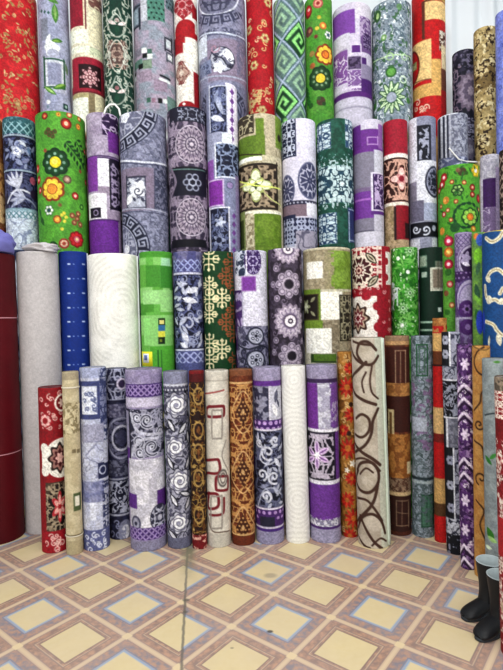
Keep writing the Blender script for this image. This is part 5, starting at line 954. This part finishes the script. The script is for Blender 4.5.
# yellow label on the lime roll: card, picture, frame
def label_part():
    k = ROLLS['2e']; kk = k['k']
    def th(x, y): return kk.p(x, y)[0]/kk.Rp
    def zz(y): return on_depth(150, kk.p(147, y)[1], k['Y']-k['r'])[2]
    a = strip_on('2e', th(141.5, 358), th(152.5, 358), zz(366), zz(351.5), 0.0012, 'paper_label', plain('yellow_paper', 'e8e22c', 0.5, 0.03), 1, 8, label='yellow paper label')
    pr = plain('printed_picture', 'dfe4ee', 0.5, 0.03); bl = plain('printed_blue', '5a6aa8', 0.5, 0.05)
    for (x0, x1, y0, y1, mt, off) in ((143.4, 149, 353.5, 362.5, pr, 0.0018), (144.6, 147.6, 355, 360, bl, 0.0024)):
        o = strip_on('2e', th(x0, 358), th(x1, 358), zz(y1), zz(y0), off, 'label_print', mt, 1, 6)
        o.parent = a
label_part()
# white strings
def string_part(key, pts, Yoff=-0.02, rad=0.004):
    q = ROLLS[key]; o = q['o']; bm = bmesh.new(); P = []
    for x, y, dy in pts:
        w = on_depth(x, y, q['Y']+dy); P.append((w[0]-q['X'], dy, w[2]))
    S = []
    for i in range(len(P)-1):
        for t in (0, .25, .5, .75): S.append(tuple(P[i][j]*(1-t)+P[i+1][j]*t for j in range(3)))
    S.append(P[-1]); tube_bm(bm, S, rad, 6)
    bm_obj('tie_string', bm, M_STRING, o)['label'] = 'white plastic tie string'
r = ROLLS['3d']['r']
string_part('3d', [(104, 114, -r*.95), (106, 108, -r*.9), (110, 104.5, -r*.8), (115, 104.5, -r*.75), (119, 109, -r*.8), (120.5, 116, -r*.75)], rad=0.007)
r = ROLLS['3n']['r']
string_part('3n', [(449, 148, -r-.012), (454, 154, -r-.012), (459, 159.5, -r-.012), (466, 161.5, -r*.8), (477, 162, -r*.6)], rad=0.006)

# lilac cloth bundle and crumpled clear film lying on roll tops
def lump(name, x, y, Y, sx, sy, sz, mat, seed, amp=0.35):
    c = on_depth(x, y, Y); bm = bmesh.new(); bmesh.ops.create_icosphere(bm, subdivisions=4, radius=1)
    rn = np.array([v.co[:] for v in bm.verts]); n = vnoise(rn[:, 0]*1.7+9, rn[:, 1]*1.7+rn[:, 2]*2.3+9, seed)+0.5*vnoise(rn[:, 0]*4+9, rn[:, 2]*4+9, seed+1)
    for v, q in zip(bm.verts, n):
        f_ = 1+amp*(q-0.75); v.co = Vector((v.co.x*sx*f_, v.co.y*sy*f_, max(-0.6, v.co.z)*sz*f_))
    return bm_obj(name, bm, mat, None, c)
M_LILAC = plain('lilac_cloth', '6f6eb4', 0.85, 0.25, 14, bump=0.5)
M_CLEAR = plain('crumpled_white_plastic', 'c4bfc2', 0.3, 0.12, 22, spec=0.6, bump=0.5)
q = ROLLS['2a']; p_ = on_depth(2, 238, q['Y'])
o = lump('cloth_bundle', 1, 238, q['Y']-0.03, 0.075, 0.10, 0.085, M_LILAC, 1); o.location.z = q['zt']+0.062
tag(o, 'lilac blue cloth bundle lying on top of the maroon roll at the left edge', 'cloth')
q = ROLLS['2b']
o = lump('plastic_bundle', 43, 246, q['Y']-0.02, 0.105, 0.10, 0.034, M_CLEAR, 3, 0.6); o.location.z = q['zt']+0.026
tag(o, 'crumpled whitish plastic lying on top of the plain pale grey roll', 'plastic wrap')

# ================================================================== floor
def floor_material():
    m, nt, b = new_mat('patterned_linoleum')
    N, Lk = nt.nodes, nt.links
    tc = N.new('ShaderNodeTexCoord')
    def V(v):
        return v
    def math_(op, a, c=None, d=None, clamp=False):
        n = N.new('ShaderNodeMath'); n.operation = op; n.use_clamp = clamp
        for i, x in enumerate((a, c, d)):
            if x is None: continue
            if isinstance(x, (int, float)): n.inputs[i].default_value = x
            else: Lk.new(x, n.inputs[i])
        return n.outputs[0]
    def mix(f_, a, c):
        n = N.new('ShaderNodeMix'); n.data_type = 'RGBA'
        if isinstance(f_, (int, float)): n.inputs[0].default_value = f_
        else: Lk.new(f_, n.inputs[0])
        for i, x in ((6, a), (7, c)):
            if isinstance(x, str): n.inputs[i].default_value = (*lin(hx(x)), 1)
            else: Lk.new(x, n.inputs[i])
        return n.outputs[2]
    def noise(scale, det=3):
        n = N.new('ShaderNodeTexNoise'); n.inputs['Scale'].default_value = scale; n.inputs['Detail'].default_value = det
        Lk.new(tc.outputs['Object'], n.inputs['Vector']); return n.outputs['Fac']
    sx = N.new('ShaderNodeSeparateXYZ'); Lk.new(tc.outputs['Object'], sx.inputs[0]); X, Yc = sx.outputs[0], sx.outputs[1]
    ox, oy, s, an = -0.813*H, 2.0116*H, 0.2377*H, -0.673
    ux, uy = math.cos(an)/s, math.sin(an)/s; vx, vy = math.sin(an)/s, -math.cos(an)/s
    dx = math_('SUBTRACT', X, ox); dy = math_('SUBTRACT', Yc, oy)
    I = math_('ADD', math_('MULTIPLY', dx, ux), math_('MULTIPLY', dy, uy)); J = math_('ADD', math_('MULTIPLY', dx, vx), math_('MULTIPLY', dy, vy))
    ri = math_('FLOOR', math_('ADD', I, 0.5)); rj = math_('FLOOR', math_('ADD', J, 0.5))
    fi = math_('ABSOLUTE', math_('SUBTRACT', I, ri)); fj = math_('ABSOLUTE', math_('SUBTRACT', J, rj))
    d = math_('MAXIMUM', fi, fj); e = math_('MINIMUM', fi, fj)
    # seam between the two sheets flips the alternation
    a0, a1 = on_floor(187.5, 552), on_floor(181.5, 668)
    sl = (a1[0]-a0[0])/(a1[1]-a0[1])
    side = math_('SUBTRACT', math_('SUBTRACT', X, a0[0]), math_('MULTIPLY', math_('SUBTRACT', Yc, a0[1]), sl))
    right = math_('GREATER_THAN', side, 0.0)
    par = math_('ABSOLUTE', math_('MODULO', math_('ADD', math_('ADD', math_('ADD', ri, rj), right), 100), 2))   # 0: blue bordered, 1: brown bordered
    isbrown = math_('GREATER_THAN', par, 0.5)
    wb = 0.012
    def st(x, w=wb):
        n = N.new('ShaderNodeMapRange'); n.inputs[1].default_value = x-w/2; n.inputs[2].default_value = x+w/2; Lk.new(d, n.inputs[0]); return n.outputs[0]
    n1 = noise(9); n2 = noise(38, 4)
    cream = mix(n1, 'dfcb98', 'd0bc8c'); cream = mix(math_('MULTIPLY', n2, .45), cream, 'e2d4b2')
    mott = N.new('ShaderNodeMapRange'); mott.inputs[1].default_value = .38; mott.inputs[2].default_value = .62; Lk.new(n2, mott.inputs[0])
    band = mix(mott.outputs[0], '867f86', 'b8917a'); band_b = mix(mott.outputs[0], '92796f', 'bd957c')
    blue = cream
    for x, c in ((.268, 'c4bfae'), (.280, '8fa6c2'), (.304, 'a89a98'), (.314, '6f7f9a'), (.328, band), (.448, '9a827c'), (.462, 'cdb296'), (.480, 'd6bf9e')):
        blue = mix(st(x), blue, c)
    brown = cream
    for x, c in ((.296, '8a716a'), (.314, band_b), (.338, 'c8ae92'), (.350, '8f7972'), (.366, band_b), (.448, '9a827c'), (.462, 'cdb296'), (.480, 'd6bf9e')):
        brown = mix(st(x), brown, c)
    col = mix(isbrown, blue, brown)
    # little squares where the bands cross
    ce = N.new('ShaderNodeMapRange'); ce.inputs[1].default_value = .440; ce.inputs[2].default_value = .452; Lk.new(e, ce.inputs[0])
    col = mix(ce.outputs[0], col, 'e0caa0')
    # dark dirty seam
    wob = math_('MULTIPLY', math_('SUBTRACT', noise(22), .5), .012)
    ab = math_('ABSOLUTE', math_('ADD', side, wob))
    sm = N.new('ShaderNodeMapRange'); sm.inputs[1].default_value = .009; sm.inputs[2].default_value = .003; Lk.new(ab, sm.inputs[0])
    col = mix(math_('MULTIPLY', sm.outputs[0], .8), col, '55544c')
    st1 = N.new('ShaderNodeMapRange'); st1.inputs[1].default_value = .06; st1.inputs[2].default_value = .012; Lk.new(math_('ABSOLUTE', math_('SUBTRACT', side, .008)), st1.inputs[0])
    st2 = N.new('ShaderNodeMapRange'); st2.inputs[1].default_value = 2.5; st2.inputs[2].default_value = 2.85; Lk.new(Yc, st2.inputs[0])
    col = mix(math_('MULTIPLY', math_('MULTIPLY', st1.outputs[0], st2.outputs[0]), math_('MULTIPLY', noise(30), 1.7), clamp=True), col, '787558')
    for px_, py_, rad_, c_, amt in ((270, 631.5, .014, '2c2a28', .95), (270.5, 575.5, .035, '9a8d74', .7), (186, 600, .018, '4c4a40', .8), (185, 612, .014, '4c4a40', .8), (232, 648, .008, '5a5248', .6)):
        w_ = on_floor(px_, py_)
        q1 = math_('MULTIPLY', math_('SUBTRACT', X, w_[0]), .8); q2 = math_('MULTIPLY', math_('SUBTRACT', Yc, w_[1]), 1.1)
        dd = math_('SQRT', math_('ADD', math_('MULTIPLY', q1, q1), math_('MULTIPLY', q2, q2)))
        mr = N.new('ShaderNodeMapRange'); mr.inputs[1].default_value = rad_; mr.inputs[2].default_value = rad_*.5; Lk.new(dd, mr.inputs[0])
        col = mix(math_('MULTIPLY', mr.outputs[0], amt), col, c_)
    dn = N.new('ShaderNodeMapRange'); dn.inputs[1].default_value = .35; dn.inputs[2].default_value = .7; dn.inputs[3].default_value = 0; dn.inputs[4].default_value = .22; Lk.new(noise(3.2, 6), dn.inputs[0])
    col = mix(dn.outputs[0], col, 'c9b8b0')
    Lk.new(col, b.inputs['Base Color']); b.inputs['Roughness'].default_value = 0.42; b.inputs['Specular IOR Level'].default_value = 0.35
    bp = N.new('ShaderNodeBump'); bp.inputs['Strength'].default_value = .12; bp.inputs['Distance'].default_value = .002; Lk.new(n2, bp.inputs['Height']); Lk.new(bp.outputs[0], b.inputs['Normal'])
    return m
def struct_box(name, x0, x1, y0, y1, z0, z1, mat):
    bm = bmesh.new(); bmesh.ops.create_cube(bm, size=1)
    for v in bm.verts: v.co = Vector(((x0+x1)/2+v.co.x*(x1-x0), (y0+y1)/2+v.co.y*(y1-y0), (z0+z1)/2+v.co.z*(z1-z0)))
    o = bm_obj(name, bm, mat, smooth=False); o['kind'] = 'structure'; return o
struct_box('floor', -2.4, 2.5, -2.0, 4.7, -0.08, 0.0, floor_material())
M_WALL = plain('pale_painted_wall', 'e6edf0', 0.8, 0.03, 6)
struct_box('wall_back', -2.4, 2.5, 4.6, 4.7, 0, 4.6, M_WALL)
struct_box('wall_right', 2.4, 2.5, -2.0, 4.6, 0, 4.6, M_WALL)
struct_box('wall_left', -2.4, -2.3, -2.0, 4.6, 0, 4.6, M_WALL)
# curtain in vertical folds
bm = bmesh.new(); n = 420; xs = np.linspace(1.25, 2.36, n)
yy = 4.50+0.028*np.sin((xs-1.25)*2*math.pi/0.21+0.9*np.sin(xs*6))+0.006*np.sin(xs*47)
for side_, off in ((0, 0.0), (1, 0.004)):
    pass
ring = [[bm.verts.new((x, y+o_, z)) for x, y in zip(xs, yy)] for z, o_ in ((4.3, 0), (0.02, 0), (0.02, .004), (4.3, .004))]
for a in range(4):
    A, B = ring[a], ring[(a+1) % 4]
    for i in range(n-1): bm.faces.new((A[i], A[i+1], B[i+1], B[i]))
bmesh.ops.recalc_face_normals(bm, faces=bm.faces)
o = bm_obj('curtain', bm, plain('white_curtain_cloth', 'f4f9fc', 0.85, 0.02, 4))
tag(o, 'white curtain hanging in vertical folds behind the upper right rolls', 'curtain')

# ================================================================== rubber boots
M_RUB = plain('black_rubber', '0e1014', 0.5, 0.2, 20, spec=0.3); M_SOLE = plain('boot_sole_rubber', '2a3036', 0.6, 0.2, 25); M_LIN = plain('grey_boot_lining', 'aab6b8', 0.9, 0.12, 60)
def boot(px, py, Yd, rz, label, h=0.345, sc=1.0):
    """toe points along local -x, heel at the origin side"""
    c = on_floor(px, py)
    # sections: centre x, z, half length (x), half width (y), tilt of the ring
    S = [(0.0, .345, .070, .060, 0), (0.0, .338, .071, .061, 0), (0.0, .30, .067, .058, 0), (.002, .24, .062, .054, 0), (.004, .18, .057, .049, .02), (.0, .135, .058, .046, .15), (-.012, .10, .066, .044, .45),
         (-.035, .075, .066, .043, .85), (-.07, .055, .052, .043, 1.2), (-.11, .046, .043, .045, 1.42), (-.145, .040, .036, .045, 1.5), (-.172, .034, .028, .040, 1.55), (-.19, .028, .019, .030, 1.57), (-.197, .025, .006, .012, 1.57)]
    bm = bmesh.new(); n = 28; R_ = []
    S = [(x, z, a*1.06, w*1.15, t) for x, z, a, w, t in S]
    for x, z, a, w, t in S:
        ring = []
        for j in range(n):
            th = 6.2832*j/n; u = a*math.cos(th); v = w*math.sin(th)
            X = x+u*math.cos(t); Z = z+u*math.sin(t)
            Z = max(Z, 0.010)
            if t > .3: X = min(X, .058)
            ring.append(bm.verts.new((X, v, Z)))
        R_.append(ring)
    for A, B in zip(R_[:-1], R_[1:]):
        for j in range(n): bm.faces.new((A[j], B[j], B[(j+1) % n], A[(j+1) % n]))
    bm.faces.new(R_[-1])
    o = bpy.data.objects.new('rubber_boot', None); COL.objects.link(o); o.empty_display_size = .1
    o.location = (c[0], c[1], 0); o.rotation_euler = (0, 0, rz); o.scale = (sc, sc, sc*.86)
    tag(o, label, 'boot', 'pair of black rubber boots')
    u = bm_obj('boot_upper', bm, M_RUB, o)
    md = u.modifiers.new('s', 'SUBSURF'); md.levels = 1; md.render_levels = 1
    # lining tube inside the shaft
    bm = bmesh.new(); L = []
    for z, a, w in ((.3465, .0755, .0705), (.350, .072, .067), (.346, .069, .064), (.25, .060, .056), (.13, .050, .040)):
        L.append([bm.verts.new((a*math.cos(6.2832*j/n), w*math.sin(6.2832*j/n), z)) for j in range(n)])
    for A, B in zip(L[:-1], L[1:]):
        for j in range(n): bm.faces.new((A[j], B[j], B[(j+1) % n], A[(j+1) % n]))
    bm.faces.new(L[-1]); bm_obj('boot_lining', bm, M_LIN, o)['label'] = 'pale grey fabric lining'
    # sole: outline extruded, with a raised heel
    out = []
    for j in range(40):
        th = 6.2832*j/40; cx = math.cos(th); x = -.068+.134*cx; w = .047*(1-.18*math.exp(-((x+.02)/.035)**2))*(1 if x < 0 else .86)
        out.append((x, w*math.copysign(abs(math.sin(th))**.75, math.sin(th))))
    bm = bmesh.new(); P = [[bm.verts.new((x*s_, y*s_, z)) for x, y in out] for z, s_ in ((0, .97), (.006, 1.0), (.020, 1.0), (.024, .96))]
    for A, B in zip(P[:-1], P[1:]):
        for j in range(40): bm.faces.new((A[j], A[(j+1) % 40], B[(j+1) % 40], B[j]))
    bm.faces.new(P[0][::-1]); bm.faces.new(P[-1]); bm_obj('boot_sole', bm, M_SOLE, o)
    return o
def on_floor_boot(px, py, rz, sc, label):
    p = on_floor(px, py); return boot(px, py, p[1], rz, label, sc=sc)
BOOTS = [on_floor_boot(490, 612, 0.38, 0.80, 'black rubber boot standing behind its twin, the one with the toe farther left'),
         on_floor_boot(501.5, 629, 0.50, 0.80, 'black rubber boot nearer the camera, partly hidden by the roll at the right edge')]

# ================================================================== light and camera
w = bpy.data.worlds.new('daylight'); SC.world = w; w.use_nodes = True
bg = w.node_tree.nodes['Background']; bg.inputs[0].default_value = (0.98, 0.985, 1.0, 1); bg.inputs[1].default_value = 0.78
def area(name, loc, target, sx, sy, power, col=(1, 1, 1)):
    l = bpy.data.lights.new(name, 'AREA'); l.shape = 'RECTANGLE'; l.size = sx; l.size_y = sy; l.energy = power; l.color = col
    o = bpy.data.objects.new(name, l); o.location = loc
    o.rotation_euler = (Vector(target)-Vector(loc)).to_track_quat('-Z', 'Y').to_euler(); COL.objects.link(o); return o
area('front_fill', (-0.6, -1.6, 2.4), (0, 3.6, 1.3), 3.0, 2.6, 92, (1, .975, .94))  # added soft fill from behind the camera, no doorway known there
area('overhead_fill', (0.3, 1.0, 4.5), (0.3, 3.4, 0.6), 3.2, 1.6, 84, (1, .99, .97))  # added overhead fill for rolls and back wall, no roof window known
cam = bpy.data.cameras.new('camera'); co = bpy.data.objects.new('camera', cam); COL.objects.link(co)
cam.sensor_fit = 'HORIZONTAL'; cam.sensor_width = 36; cam.lens = F*36/503; cam.clip_start = 0.05
Rr = Vector((1, 0, 0)); U = Vector((0, sp, cp)); Fw = Vector((0, cp, -sp))
R2 = Rr*cr+U*sr; U2 = U*cr-Rr*sr
mt = Matrix((R2, U2, -Fw)).transposed().to_4x4(); mt.translation = (0, 0, H); co.matrix_world = mt
SC.camera = co
SC.view_settings.view_transform = 'Standard'; SC.view_settings.look = 'None'; SC.view_settings.gamma = 1.0
SC.view_settings.use_curve_mapping = False; SC.view_settings.exposure = -0.06
